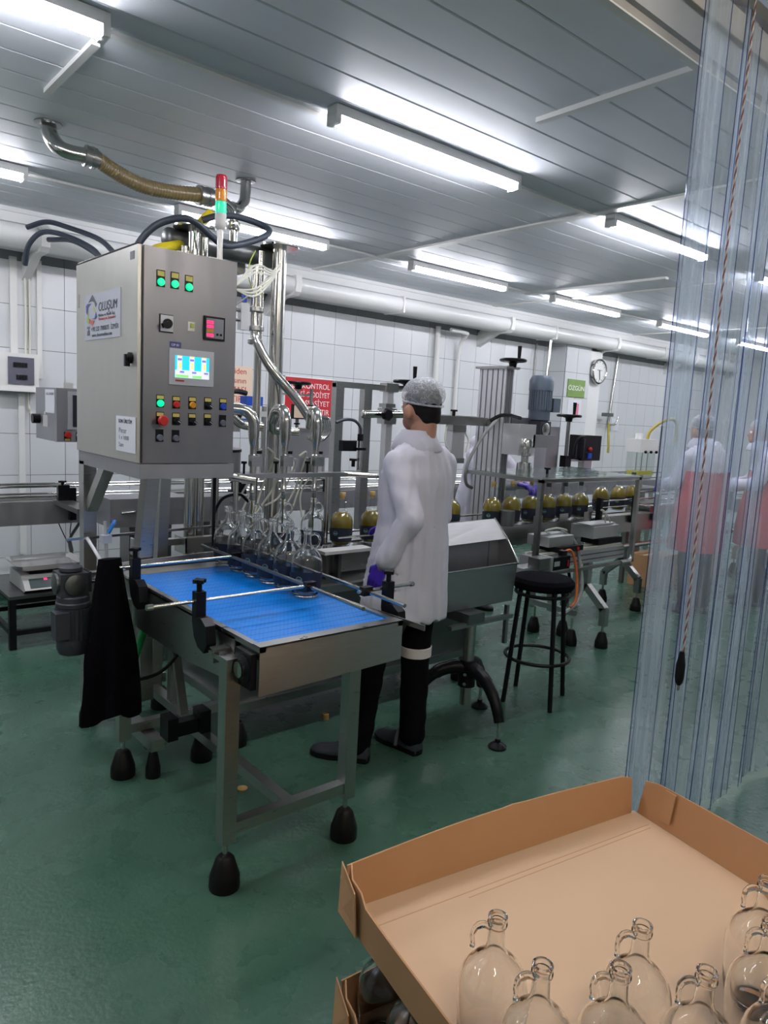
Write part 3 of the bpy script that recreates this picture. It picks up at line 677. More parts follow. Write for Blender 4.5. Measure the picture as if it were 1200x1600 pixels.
# ---------------------------------------------------------------- filling machine frame and its bottle conveyor
fm = thing('filling_machine', 'steel filling machine base with cladding, columns, nozzle rack and curved product pipes', 'filling machine', (2.3, 3.2, 0))
G().box(1.62, 3.20, 2.90, 3.52, .20, .70).build('base_cabinet', 'steel_dark', fm, bev=.003)
for z in (.185, .70): G().box(1.60, 3.22, 2.88, 2.92, z-.02, z+.02).build('base_rail', 'steel', fm)
G().box(2.50, 2.505, 2.893, 2.90, .21, .69).build('panel_seam', 'steel', fm); G().box(3.18, 3.225, 2.88, 2.925, .13, .80).build('corner_post', 'steel', fm)
G().box(1.60, 1.64, 2.88, 3.52, .165, .205).build('base_rail', 'steel', fm)
for x, y in ((1.64, 2.90), (3.19, 2.93), (1.52, 3.50), (3.15, 3.48)): bell_foot(fm, x, y, .20, .05)
# stand of the cabinet
cst = thing('cabinet_stand', 'steel square tube stand carrying the control cabinet', 'stand', (1.3, 3.2, 0))
G().box(1.13, 1.19, 3.50, 3.56, .10, 1.30).build('leg', 'steel', cst, bev=.003)
bell_foot(cst, 1.16, 3.53, .12, .045); bell_foot(cst, 1.20, 2.83, .14, .032); bell_foot(cst, 1.44, 2.86, .14, .05)
G().box(1.17, 1.23, 2.78, 3.53, .135, .185).build('floor_beam', 'steel', cst, bev=.003)
G().box(1.15, 1.55, 3.50, 3.55, .135, .185).build('floor_beam', 'steel', cst, bev=.003)
G().bar((1.295, 3.2, .90), (1.33, 3.2, 1.27), .075, .06).build('leg', 'steel', cst)
G().bar((1.40, 3.30, .20), (1.43, 3.28, 1.27), .05, .05).build('leg', 'steel', cst)
G().bar((1.31, 3.2, .20), (1.295, 3.2, .92), .07, .06).build('leg', 'steel', cst)
G().bar((1.165, 3.50, 1.08), (1.165, 3.28, 1.30), .05, .05).build('brace', 'steel', cst)
G().box(1.13, 1.55, 2.83, 3.565, 1.285, 1.345).build('top_frame', 'steel_panel', cst, bev=.003)
ch = thing('channel_bracket', 'grey steel channel with upright plates behind the blue belt, under the cabinet', 'bracket', (1.6, 3.46, .86))
G().box(1.37, 1.92, 3.455, 3.495, .872, .905).build('channel', 'steel', ch)
for x in (1.365, 1.60, 1.84): G().box(x, x+.008, 3.40, 3.53, .83, .915).build('upright_plate', 'steel', ch); G().box(x, x+.10, 3.40, 3.404, .84, .915).build('front_plate', 'steel', ch)
G().box(1.48, 1.50, 3.46, 3.49, .66, .872).build('support', 'steel_dark', ch)
G().box(1.365, 1.405, 3.03, 3.07, .185, .70).build('post', 'steel', cst); G().bar((1.385, 3.03, .47), (1.36, 2.87, .20), .035, .035).build('brace', 'steel', cst); G().box(1.36, 1.41, 2.90, 3.50, .185, .225).build('floor_beam', 'steel', cst)
tag(tube('cable', 'black_plastic', None, [(1.95, 6.07, .74), (1.93, 6.05, .60), (1.80, 5.9, .48), (1.72, 5.6, .42), (1.66, 5.3, .40)], .012, 8), 'black cable hanging down the tiles behind the scale', 'cable')
for k, dx in enumerate((0, .05)): tag(tube('wire', 'black_plastic', None, [(1.78+dx, 6.06, .80), (1.74+dx*2.4, 6.05, .66), (1.78+dx, 6.0, .50), (1.76, 5.7, .42)], .004, 6), ['left', 'right'][k]+' one of two thin black wires hanging on the tiles behind the scale', 'wire')
# ---------------------------------------------------------------- control cabinet
cc = thing('control_cabinet', 'large steel control cabinet with touch screen, push buttons and a name plate', 'control cabinet', (1.34, 3.2, 1.345))
cx0, cx1, cy0, cy1, cz0, cz1 = 1.13, 1.545, 2.83, 3.565, 1.345, 2.195
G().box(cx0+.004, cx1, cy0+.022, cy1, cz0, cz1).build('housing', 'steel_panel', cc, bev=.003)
G().box(cx0+.012, cx1-.002, cy0, cy0+.02, cz0+.004, cz1-.004).build('front_panel', 'steel_front_shaded', cc, bev=.003)
sd = G().box(cx0-.010, cx0+.003, cy0+.006, cy1-.004, cz0+.005, cz1-.004).build('door', 'steel_side_lit', cc, bev=.003)
tube('seal', 'black_rubber', cc, [(cx0, cy0+.03, cz1+.002), (cx0, cy1, cz1+.004)], .006, 6)
g = G(); g.lathe([(.022, 0), (.022, .012), (.014, .014), (.014, .022), (0, .022)], (cx0-.010, 2.895, 1.762), (-1, 0, 0), 16); g.bar((cx0-.028, 2.895, 1.775), (cx0-.028, 2.895, 1.728), .014, .02); g.build('door_lock', 'black_plastic', sd)
G().box(cx0-.013, cx0-.010, 3.44+.08, 3.455+.08, 2.0, 2.06).build('hinge', 'steel', sd)
G().box(cx0-.012, cx0-.010, 2.87, 2.91, 2.14, 2.17).build('sticker', 'logo_grey', sd)
# name plate with emblem
pl_ = G().box(cx0-.0135, cx0-.010, 3.008, 3.435, 1.85, 2.045).build('name_plate', 'plate', sd)
XP = cx0-.0145
def ppoly(m, pts): # pts in plate coordinates u (to the right), v (up)
    g = G(); g.prism([(XP, 3.435-u*.427, 1.85+v*.195) for u, v in pts], .0006, (-1, 0, 0)); return g.build('emblem_piece', m, pl_, flat=True)
ppoly('logo_grey', [(.12, .83), (.235, .985), (.37, .76), (.33, .70), (.30, .80), (.25, .84), (.18, .845)])
ppoly('logo_blue', [(.045, .77), (.10, .81), (.21, .80), (.12, .74), (.10, .66), (.085, .56), (.05, .62)])
ppoly('logo_green', [(.07, .40), (.06, .47), (.10, .57), (.115, .64), (.11, .52), (.15, .42), (.135, .36)])
ppoly('logo_red', [(.14, .48), (.17, .37), (.235, .30), (.30, .42), (.20, .43)])
ppoly('logo_blue', [(.22, .45), (.30, .47), (.345, .60), (.375, .48), (.34, .45)])
ppoly('logo_green', [(.26, .72), (.29, .70), (.33, .58), (.28, .62), (.25, .70)])
def ptext(s, u, v, size, m, sx=1, shear=0): text('lettering', s, m, pl_, (XP, 3.435-u*.427, 1.85+v*.195), size, ROT_LEFT, sx=sx, shear=shear)
ptext('OLUŞUM', .41, .60, .052, 'ink', 1.02, .15)
ptext('Makina ve Plastik İnş.', .41, .48, .018, 'logo_grey', 1.25); ptext('Otomasyon Sistemleri', .41, .40, .018, 'logo_red', 1.25)
ptext('+90 232 7980075  İZMİR', .20, .18, .028, 'logo_grey', 1.1); ptext('www.olusummakina.com', .22, .06, .022, 'logo_grey', 1.1)
ppoly('logo_grey', [(.08, .10), (.085, .20), (.11, .22), (.11, .25), (.07, .26), (.08, .30), (.15, .30), (.16, .26), (.13, .25), (.13, .22), (.155, .20), (.16, .10)])
# paper on the door
pp_ = G().box(cx0-.0125, cx0-.0105, 2.842, 3.052, 1.385, 1.530).build('taped_paper', 'paper', sd)
text('lettering', 'SON ÜRETİM', 'ink', pp_, (cx0-.0135, 3.022, 1.502), .022, ROT_LEFT, sx=1.1)
text('lettering', 'Pınar', 'ink_soft', pp_, (cx0-.0135, 3.02, 1.462), .03, ROT_LEFT, sx=1.4); text('lettering', '1 x 1000', 'ink_soft', pp_, (cx0-.0135, 3.02, 1.435), .024, ROT_LEFT, sx=1.3); text('lettering', 'Sarı', 'ink_soft', pp_, (cx0-.0135, 3.02, 1.405), .026, ROT_LEFT, sx=1.4)
# front controls
YF = cy0
def disc(name, m, x, z, r, d, par=None, n=20, y=YF):
    return G().lathe([(r, 0), (r, d*.7), (r*.85, d), (0, d)], (x, y, z), (0, -1, 0), n).build(name, m, par or cc)
for k, (x, z) in enumerate(((1.209, 2.061), (1.267, 2.062), (1.327, 2.059))):
    b = G().box(x-.017, x+.017, YF-.003, YF, z-.018, z+.046).build('lamp_bezel', 'black_plastic', cc, bev=.001); G().box(x-.014, x+.014, YF-.004, YF-.003, z+.023, z+.042).build('tag', 'yellow_tag', b)
    disc('pilot_lamp', 'lamp_green', x, z, .0145, .012, b)
b = G().box(1.205, 1.262, YF-.004, YF, 1.870, 1.94).build('main_switch', 'black_plastic', cc, bev=.001); G().box(1.209, 1.261, YF-.006, YF-.004, 1.874, 1.937).build('switch_plate', 'plate', b)
disc('switch_knob', 'black_plastic', 1.236, 1.905, .019, .022, b); G().bar((1.236, YF-.022, 1.905), (1.210, YF-.022, 1.893), .016, .018).build('switch_lever', 'black_plastic', b)
b = G().box(1.336, 1.352, YF-.006, YF, 1.900, 1.918).build('breaker_window', 'logo_green', cc); G().box(1.325, 1.355, YF-.002, YF, 1.888, 1.924).build('breaker_frame', 'steel', b)
b = G().box(1.394, 1.487, YF-.010, YF, 1.860, 1.956).build('energy_meter', 'black_plastic', cc, bev=.003); G().box(1.402, 1.480, YF-.0115, YF-.010, 1.868, 1.948).build('meter_face', 'screen_grey', b)
for z in (1.925, 1.908, 1.891, 1.873): G().box(1.404, 1.434, YF-.0125, YF-.0115, z, z+.013).build('meter_digits', 'screen_red' if z != 1.891 else 'btn_amber', b)
for x in (1.447, 1.463): G().box(x, x+.010, YF-.0125, YF-.0115, 1.880, 1.889).build('meter_key', 'black_plastic', b)
b = G().box(1.247, 1.441, YF-.008, YF, 1.668, 1.812).build('touch_panel', 'plate', cc, bev=.003)
G().box(1.270, 1.419, YF-.010, YF-.008, 1.697, 1.785).build('screen', 'screen_cyan', b)
sc_ = G().box(1.270, 1.419, YF-.0105, YF-.0098, 1.697, 1.728).build('screen_band', 'screen_white', b)
for k in range(3):
    x = 1.278+k*.053; s = G().box(x, x+.021, YF-.011, YF-.010, 1.727, 1.785).build('screen_column', 'screen_white', b)
    G().box(x+.003, x+.018, YF-.0115, YF-.011, 1.780, 1.785).build('screen_bar', 'screen_yellow', s); G().box(x+.008, x+.018, YF-.0115, YF-.011, 1.735, 1.758).build('screen_bar', 'screen_yellow', s); G().box(x+.002, x+.019, YF-.0115, YF-.011, 1.766, 1.774).build('screen_digits', 'screen_blue', s)
    G().box(x+.012, x+.030, YF-.0115, YF-.0105, 1.717, 1.724).build('screen_digits', 'screen_blue', s)
for a, c_ in ((1.272, 1.30), (1.30, 1.327), (1.345, 1.385)): G().box(a, c_, YF-.0115, YF-.0105, 1.699, 1.709).build('screen_button', 'screen_green', sc_)
G().box(1.272, 1.310, YF-.009, YF-.008, 1.682, 1.688).build('maker_mark', 'btn_red', b)
G().box(1.249, 1.298, YF-.0015, YF, 1.815, 1.838).build('id_label', 'logo_blue', cc)
text('lettering', 'OP 01', 'paper', cc, (1.256, YF-.002, 1.821), .013, ROT_FRONT)
btn = [(1.212, 1.590, 'lamp_green', 'b'), (1.280, 1.588, 'btn_red', 'b'), (1.350, 1.589, 'btn_amber', 'b'), (1.420, 1.590, 'black_plastic', 's'), (1.490, 1.590, 'btn_blue', 'b'),
       (1.212, 1.522, 'btn_red', 'e'), (1.280, 1.521, 'black_plastic', 's'), (1.350, 1.521, 'black_plastic', 's'), (1.420, 1.523, 'black_plastic', 's'), (1.490, 1.520, 'btn_grey', 'x'),
       (1.211, 1.452, 'btn_grey', 'x'), (1.279, 1.451, 'btn_grey', 'x')]
for x, z, m, ty in btn:
    b = G().box(x-.016, x+.016, YF-.003, YF, z-.016, z+.034).build('button_holder', 'black_plastic', cc, bev=.001)
    if ty != 'x': G().box(x-.014, x+.014, YF-.004, YF-.003, z+.017, z+.031).build('tag', 'yellow_tag', b)
    if ty == 'e': disc('button_stem', 'btn_red', x, z, .010, .03, b); G().lathe([(.015, .025), (.021, .03), (.021, .038), (.017, .043), (0, .044)], (x, YF, z), (0, -1, 0), 20).build('emergency_stop', 'btn_red', b)
    else:
        disc('push_button', m, x, z, .0135, .014 if ty != 's' else .010, b)
        if ty == 's': G().bar((x-.010, YF-.014, z+.006), (x+.014, YF-.014, z-.008), .009, .012).build('selector_lever', 'black_plastic', b); G().bar((x+.002, YF-.0205, z+.001), (x+.013, YF-.0205, z-.006), .002, .002).build('selector_mark', 'paper', b)
# beacon on the cabinet
bc = thing('signal_tower', 'stack light with red, amber and green lenses on top of the cabinet', 'signal light', (1.64, 3.2, 2.195))
g = G(); g.cyl((1.60, 3.2, 2.19), (1.655, 3.2, 2.20), .008); g.cyl((1.652, 3.2, 2.20), (1.652, 3.2, 2.41), .013); g.cyl((1.652, 3.2, 2.195), (1.652, 3.2, 2.215), .026, .016); g.build('pole', 'steel', bc)
g = G(); g.box(1.52, 1.67, 3.17, 3.23, 2.19, 2.198); g.build('mount', 'steel', bc)
G().lathe([(.016, 2.40), (.024, 2.41), (.026, 2.42), (.026, 2.47), (0, 2.47)], (1.652, 3.2, 0), n=24).build('base', 'scale_body', bc)
for z0, m in ((2.47, 'lens_green'), (2.524, 'lens_amber'), (2.578, 'lens_red')):
    pr = [(.0255, z0)]+[(.0255+(.0012 if k % 2 else 0), z0+.004+k*.005) for k in range(9)]+[(.0255, z0+.052), (0, z0+.052)]
    G().lathe(pr, (1.652, 3.2, 0), n=24).build({'lens_green': 'green_lens', 'lens_amber': 'amber_lens', 'lens_red': 'red_lens'}[m], m, bc)
G().lathe([(.0255, 2.63), (.022, 2.64), (0, 2.642)], (1.652, 3.2, 0), n=24).build('cap', 'lens_red', bc)
# ---------------------------------------------------------------- columns and manifold above the filler
def column(x, y, z0, z1, r, nm='column'): return G().cyl((x, y, z0), (x, y, z1), r, n=24).build(nm, 'steel_pipe', fm)
column(1.69, 3.55, .72, 2.46, .030); column(1.765, 3.60, .72, 2.44, .028); column(2.19, 3.55, .72, 2.47, .040); column(2.115, 3.62, .72, 2.44, .022); column(1.86, 3.60, .85, 1.9, .022)
for x in (1.69, 2.19): G().lathe([(.10, 0), (.105, .004), (.105, .012), (0, .013)], (x, 3.55, 2.46), n=28).build('top_flange', 'steel_pipe', fm)
g = G(); g.tube([(1.60, 3.66, 2.42), (2.24, 3.66, 2.42)], .052, 20, 1, smooth=False); g.sphere((1.60, 3.66, 2.42), (.03, .052, .052)); g.sphere((2.24, 3.66, 2.42), (.03, .052, .052)); g.build('manifold', 'steel_dark', fm)
G().cyl((1.62, 3.50, 2.20), (1.62, 3.50, 2.36), .02).build('stub', 'steel_pipe', fm); G().cyl((1.62, 3.5, 2.25), (1.62, 3.5, 2.31), .032).build('stub_nut', 'steel_pipe', fm)
# product valve stack right of the cabinet top
g = G(); g.cyl((2.04, 3.80, 2.40), (2.04, 3.80, 2.66), .022); g.lathe([(.035, 2.44), (.04, 2.45), (.04, 2.48), (.03, 2.49)], (2.04, 3.8, 0)); g.lathe([(.035, 2.56), (.04, 2.57), (.04, 2.60), (.03, 2.61)], (2.04, 3.8, 0)); g.build('valve_stem', 'steel_pipe', fm)
G().box(1.99, 2.09, 3.74, 3.82, 2.33, 2.40).build('valve_block', 'white_plastic', fm, bev=.005)
# nozzle rack
rk = G().box(1.76, 2.34, 3.17, 3.23, 1.240, 1.262).build('nozzle_bar', 'steel', fm, bev=.003)
G().box(2.34, 2.44, 3.17, 3.23, 1.240, 1.262).build('bar_end', 'steel', rk)
g = G(); g.cyl((2.44, 3.2, 1.255), (2.58, 3.10, 1.250), .016); g.sphere((2.585, 3.097, 1.25), .017); g.build('bar_rod', 'steel_pipe', rk)
g = G(); g.cyl((1.73, 3.2, 1.25), (1.85, 3.16, 1.23), .02); g.build('bar_rod', 'steel_pipe', rk)
for x in (1.80, 2.37): G().cyl((x, 3.26, .86), (x, 3.26, 1.24), .014).build('rack_post', 'steel_pipe', rk)
for k, x in enumerate((1.86, 2.045, 2.24)):
    nz = G().lathe([(.008, 1.125), (.011, 1.13), (.011, 1.16), (.016, 1.165), (.016, 1.185), (.013, 1.19), (.013, 1.24), (.017, 1.245), (.017, 1.30), (.024, 1.303), (.024, 1.355), (.017, 1.36), (.017, 1.40), (.020, 1.41), (.027, 1.45), (.029, 1.49)], (x, 3.2, 0), n=20).build('nozzle', 'steel_pipe', fm)
    e = {0: [(x, 3.2, 1.485), (x-.005, 3.2, 1.53), (x-.035, 3.22, 1.572), (x-.09, 3.25, 1.58), (x-.16, 3.28, 1.58)], 1: [(x, 3.2, 1.485), (x, 3.2, 1.54), (x, 3.23, 1.585), (x, 3.29, 1.58), (x, 3.33, 1.52)], 2: [(x, 3.2, 1.485), (x, 3.2, 1.54), (x+.01, 3.23, 1.585), (x+.03, 3.29, 1.575), (x+.05, 3.33, 1.50)]}[k]
    G().tube(e, .029, 18, 8).build('pipe_bend', 'steel_pipe', nz)
    G().box(x-.03, x+.03, 3.16, 3.19, 1.30, 1.35).build('actuator', 'steel', nz, bev=.004)
    G().cyl((x+.045, 3.24, 1.262), (x+.045, 3.24, 1.36), .022).build('air_cylinder', 'aluminium', nz); G().cyl((x+.045, 3.24, 1.36), (x+.045, 3.24, 1.375), .026).build('cylinder_cap', 'black_plastic', nz)
    star_knob('lock_knob', nz, (x-.05, 3.2, 1.262), .010, .05)
g = G(); g.tube([(1.73, 3.28, 1.60), (1.73, 3.28, 1.56)], .035, 16, 1); g.build('clamp_ring', 'steel_pipe', fm)
g = G(); g.box(1.66, 1.75, 3.25, 3.31, 1.545, 1.605); g.build('pump_head', 'steel_dark', fm, bev=.005)
for pp, r, lb in (([(2.05, 3.55, 2.34), (2.05, 3.55, 2.02), (2.06, 3.52, 1.92), (2.13, 3.46, 1.78), (2.25, 3.42, 1.65), (2.34, 3.4, 1.53), (2.36, 3.38, 1.46)], .026, ''), ([(1.74, 3.35, 1.60), (1.83, 3.42, 1.56), (1.93, 3.45, 1.50), (2.04, 3.42, 1.49)], .024, ''), ([(2.045, 3.33, 1.53), (2.09, 3.4, 1.48), (2.16, 3.44, 1.47), (2.26, 3.4, 1.47)], .022, '')):
    G().tube(pp, r, 16, 8).build('product_hose', 'steel_pipe', fm)
for k in range(4): G().tube([(2.29+k*.014, 3.33, 1.57-k*.005), (2.37+k*.014, 3.34, 1.55), (2.39+k*.014, 3.35, 1.48), (2.34+k*.014, 3.35, 1.43), (2.28+k*.01, 3.34, 1.44)], .010, 10, 8).build('coiled_hose', 'steel_pipe', fm)
# butterfly valve on the down pipe
for z_, r_ in ((2.00, .045), (2.10, .042), (1.93, .040)): G().lathe([(.030, 0), (r_, .005), (r_, .025), (.030, .03)], (2.055, 3.55, z_), n=20).build('valve_flange', 'steel', fm)
G().box(1.955, 2.005, 3.53, 3.57, 2.00, 2.14).build('air_actuator', 'aluminium', fm, bev=.004)
G().box(1.972, 1.992, 3.54, 3.56, 2.145, 2.19).build('blue_fitting', 'blue_plastic', fm, bev=.004)
g = G(); g.cyl((1.955, 3.55, 2.05), (1.91, 3.54, 2.05), .010); g.cyl((1.955, 3.55, 2.10), (1.92, 3.54, 2.10), .010); g.cyl((1.90, 3.54, 2.02), (1.90, 3.54, 2.08), .012); g.build('elbow_fitting', 'steel', fm)
# big suction hose and ceiling pipes
def flange(par, c, r, d=(0, 0, 1)): return G().lathe([(r*1.0, 0), (r*1.75, .002), (r*1.75, .006), (r, .008)], c, d, 24).build('ceiling_flange', 'steel_dark', par)
hp = thing('suction_hose', 'tan ribbed suction hose with steel elbow coming out of the ceiling on the left', 'hose', (1.07, 3.80, 2.86))
G().tube([(1.085, 3.85, 2.87), (1.088, 3.83, 2.81), (1.115, 3.79, 2.755), (1.16, 3.77, 2.738), (1.225, 3.75, 2.735)], .037, 20, 8).build('elbow', 'steel_pipe', hp); flange(hp, (1.085, 3.85, 2.862), .036)
g = G(); P = spline([(1.27, 3.745, 2.735), (1.36, 3.75, 2.70), (1.49, 3.75, 2.667), (1.63, 3.75, 2.667), (1.81, 3.75, 2.69)], 40)
g.tube(P, .03, 20, 1, smooth=False, radii=[.0365+.0016*math.sin(i*1.57) for i in range(len(P))]); g.build('ribbed_hose', 'hose_tan', hp, ang=80)
for a, b in (((1.215, 3.75, 2.737), (1.285, 3.746, 2.731)), ((1.80, 3.75, 2.688), (1.90, 3.76, 2.695))):
    g = G(); d = Vector(b)-Vector(a); L_ = d.length; g.lathe([(.040, 0), (.050, .003), (.050, L_*.2), (.043, L_*.22), (.043, L_*.5), (.049, L_*.52), (.049, L_*.8), (.040, L_*.82), (.040, L_)], a, d, 24); g.cyl(Vector(a)+Vector((.01, 0, .04)), Vector(a)+Vector((.05, 0, .045)), .006); g.build('hose_coupling', 'steel', hp)
G().tube([(1.90, 3.76, 2.695), (1.97, 3.78, 2.69), (2.03, 3.80, 2.66), (2.04, 3.80, 2.60)], .03, 16).build('end_elbow', 'steel_pipe', hp)
hp2 = thing('ceiling_pipe', 'polished steel pipe elbow dropping from the ceiling behind the beacon', 'pipe', (2.16, 3.9, 2.87))
G().tube([(2.155, 3.88, 2.87), (2.155, 3.88, 2.80), (2.14, 3.87, 2.745), (2.095, 3.85, 2.70), (2.04, 3.82, 2.69)], .030, 20, 8).build('elbow', 'steel_pipe', hp2); flange(hp2, (2.155, 3.88, 2.862), .032)
# dark corrugated hose loop and yellow duct, thin air lines
tag(tube('cable_conduit', 'cable_dark', None, [(1.345, 3.45, 2.20), (1.35, 3.43, 2.30), (1.42, 3.40, 2.40), (1.52, 3.36, 2.45), (1.60, 3.36, 2.45), (1.70, 3.38, 2.405), (1.80, 3.42, 2.385), (1.96, 3.45, 2.44), (2.08, 3.48, 2.51), (2.07, 3.55, 2.56), (1.95, 3.60, 2.585), (1.85, 3.62, 2.57), (1.78, 3.65, 2.54)], .0165, 12), 'dark conduit looping over the cabinet top around the steel columns', 'conduit')
yd = thing('yellow_duct', 'yellow plastic duct rising behind the cabinet to the ceiling pipes', 'duct', (1.6, 3.62, 2.3))
G().tube([(1.43, 3.55, 2.28), (1.52, 3.58, 2.34), (1.62, 3.62, 2.38), (1.70, 3.66, 2.44), (1.80, 3.70, 2.54), (1.86, 3.72, 2.60)], .026, 12).build('duct', 'yellow_duct', yd)
def frand(a): return random.uniform(-a, a)
for k in range(6):
    z = 1.98+k*.025
    tag(tube('air_tube', 'clear_tube', None, [(2.17, 3.50, 2.34+k*.006), (2.08, 3.44, 2.31-.01*k), (1.92, 3.35, 2.24-.018*k+(.06 if k < 3 else 0)), (1.74, 3.30, 2.13+.008*k), (1.56, 3.28, 2.10+.004*k)], .0052, 6, 8), ['lowest', 'second lowest', 'third lowest', 'third highest', 'second highest', 'highest'][k]+' clear air tube arching from the thick column to the cabinet', 'air tube', 'clear air tubes from column to cabinet')
tag(tube('air_tube', 'clear_tube', None, [(2.15, 3.48, 2.36), (1.98, 3.42, 2.20), (1.91, 3.5, 2.12), (1.90, 3.54, 2.08)], .005, 6, 8), 'clear air tube dropping steeply to the valve with the blue fitting', 'air tube')
tag(tube('air_tube', 'wire_yellow', None, [(1.99, 3.46, 2.40), (1.95, 3.44, 2.34), (1.94, 3.44, 2.27), (1.99, 3.46, 2.19), (2.07, 3.5, 2.19)], .003, 6, 8), 'thin yellow green wire loop hanging beside the thick column', 'wire')
for k in range(9):
    x = 1.90+.05*k; pp = [(x, 3.30+frand(.03), 1.36+frand(.03)), (x+.05+frand(.03), 3.34, 1.30+frand(.05)), (x+.02+frand(.05), 3.38, 1.15+frand(.05)), (x-.08+frand(.06), 3.36, 1.03+frand(.05))]
    tag(tube('air_tube', 'clear_tube', None, pp, .0055, 6, 6), ['leftmost', 'second', 'third', 'fourth', 'fifth', 'sixth', 'seventh', 'eighth', 'rightmost'][k]+' clear air tube, counted from the cabinet, in the tangle behind the nozzles', 'air tube', 'air tubes tangled behind the nozzles')
tag(tube('cable', 'black_plastic', None, [(1.70, 3.30, 1.05), (1.74, 3.28, 1.13), (1.82, 3.26, 1.15), (1.88, 3.27, 1.11)], .008, 8), 'black cable arching behind the left nozzle bottle', 'cable')
cyl('cabinet_drop_rod', 'black_metal', cst, (1.60, 3.10, .93), (1.60, 3.10, 1.32), .008)
# filler conveyor that carries the bottles (along x)
bcv = thing('bottle_conveyor', 'long steel bottle conveyor running past the nozzles and the capping head', 'conveyor', (4.5, 3.2, 0))
def cbody(x0, x1, zt, y=3.2, hw=.085, dep=.13):
    for s in (-1, 1): G().box(x0, x1, y+s*hw-(.004 if s > 0 else 0), y+s*hw+(.004 if s < 0 else 0), zt-dep, zt+.004).build('side_plate', 'steel', bcv, bev=.001)
    G().box(x0, x1, y-hw+.004, y+hw-.004, zt-.03, zt-.006).build('slide_bed', 'steel_dark', bcv)
    n = int((x1-x0)/.085)
    for k in range(n):
        a = x0+k*(x1-x0)/n; G().box(a+.001, a+(x1-x0)/n-.002, y-.042, y+.042, zt-.006, zt-.0005).build('chain_link', 'steel_pipe', bcv, flat=True)
cbody(1.72, 3.22, .85); cbody(3.24, 5.75, .885)
cbody(5.77, 9.5, .925, 3.3)
G().box(2.20, 2.52, 3.02, 3.11, .845, .862).build('guide_block', 'white_plastic', bcv, bev=.004)
for x in (2.24, 2.32): G().box(x, x+.02, 3.06, 3.10, .70, .845).build('guide_post', 'steel_dark', bcv)
for x0, x1, y, z in ((2.36, 3.2, 3.125, .91), (2.36, 3.2, 3.275, .91), (3.3, 5.7, 3.285, .95), (4.75, 5.7, 3.11, 1.02), (4.75, 5.7, 3.11, .97), (5.8, 9.4, 3.2, 1.03), (5.8, 9.4, 3.2, .98), (5.8, 9.4, 3.40, 1.03)):
    G().cyl((x0, y, z), (x1, y, z), .006, n=8).build('guide_rail', 'steel_pipe', bcv)
for x in (3.45, 3.75, 4.1, 4.4, 4.7): G().box(x-.05, x+.05, 3.118, 3.122, .86, .945).build('pusher_plate', 'steel', bcv, bev=.001)
for x, z in ((4.8, .95), (5.3, .95), (5.65, .95), (6.2, .98), (7.0, .98), (8.0, .98)): 
    G().box(x-.015, x+.015, 3.07, 3.11, z-.12, z+.1).build('rail_bracket', 'black_plastic', bcv, bev=.003)
def yleg(x, y, zt):
    g = G()
    g.box(x-.025, x+.025, y-.025, y+.025, .42, zt); g.bar((x, y, .43), (x, y-.17, .28), .05, .05); g.box(x-.025, x+.025, y-.195, y-.145, .16, .29)
    g.bar((x, y, .43), (x, y+.17, .28), .05, .05); g.box(x-.025, x+.025, y+.145, y+.195, .16, .29)
    o = g.build('leg_frame', 'steel', bcv)
    for s in (-1, 1): bell_foot(bcv, x, y+s*.17, .17, .048)
yleg(4.55, 2.98, .76); yleg(5.75, 3.42, .80); yleg(8.4, 3.42, .80)
G().box(4.40, 4.45, 3.15, 3.2, .2, .76).build('leg', 'steel', bcv); G().box(4.38, 4.42, 2.95, 3.36, .22, .26).build('cross_beam', 'steel', bcv)
bell_foot(bcv, 4.43, 3.33, .2, .048); bell_foot(bcv, 4.40, 2.97, .2, .048)
G().cyl((3.9, 3.05, .66), (9.4, 3.05, .66), .02).build('long_rail', 'steel_pipe', bcv)

# ---------------------------------------------------------------- conveyor line along the tiled wall
kc = thing('wall_conveyor', 'grey steel conveyor with double rails running along the tiled wall behind the machines', 'conveyor', (2, 4.9, 0))
G().box(-3.0, 9.0, 4.895, 4.90, .775, .925).build('side_plate', 'steel_panel', kc); G().box(-3.0, 9.0, 5.06, 5.065, .775, .925).build('side_plate', 'steel_panel', kc)
G().box(-3.0, 9.0, 4.90, 5.06, .89, .915).build('chain_bed', 'steel_pipe', kc)
for y, z in ((4.90, .955), (4.90, 1.02), (5.05, .955), (5.05, 1.02)): G().cyl((-3, y, z), (9, y, z), .008, n=8).build('guide_rail', 'steel_pipe', kc)
for x in (-2.0, .2, 2.4, 4.6, 6.8, 8.8):
    for y in (4.92, 5.04): G().box(x-.025, x+.025, y-.02, y+.02, 0, .78).build('leg', 'steel', kc)
def railclip(x, y=4.87):
    o = G().box(x-.02, x+.02, y-.02, y+.02, .80, 1.01).build('rail_clamp', 'black_plastic', kc, bev=.005)
    G().box(x-.09, x-.02, y-.015, y+.02, .925, 1.03).build('clamp_head', 'black_plastic', o, bev=.005); star_knob('clamp_knob', o, (x-.06, y, 1.03), .016, .015)
railclip(1.50); railclip(2.75); railclip(3.6)
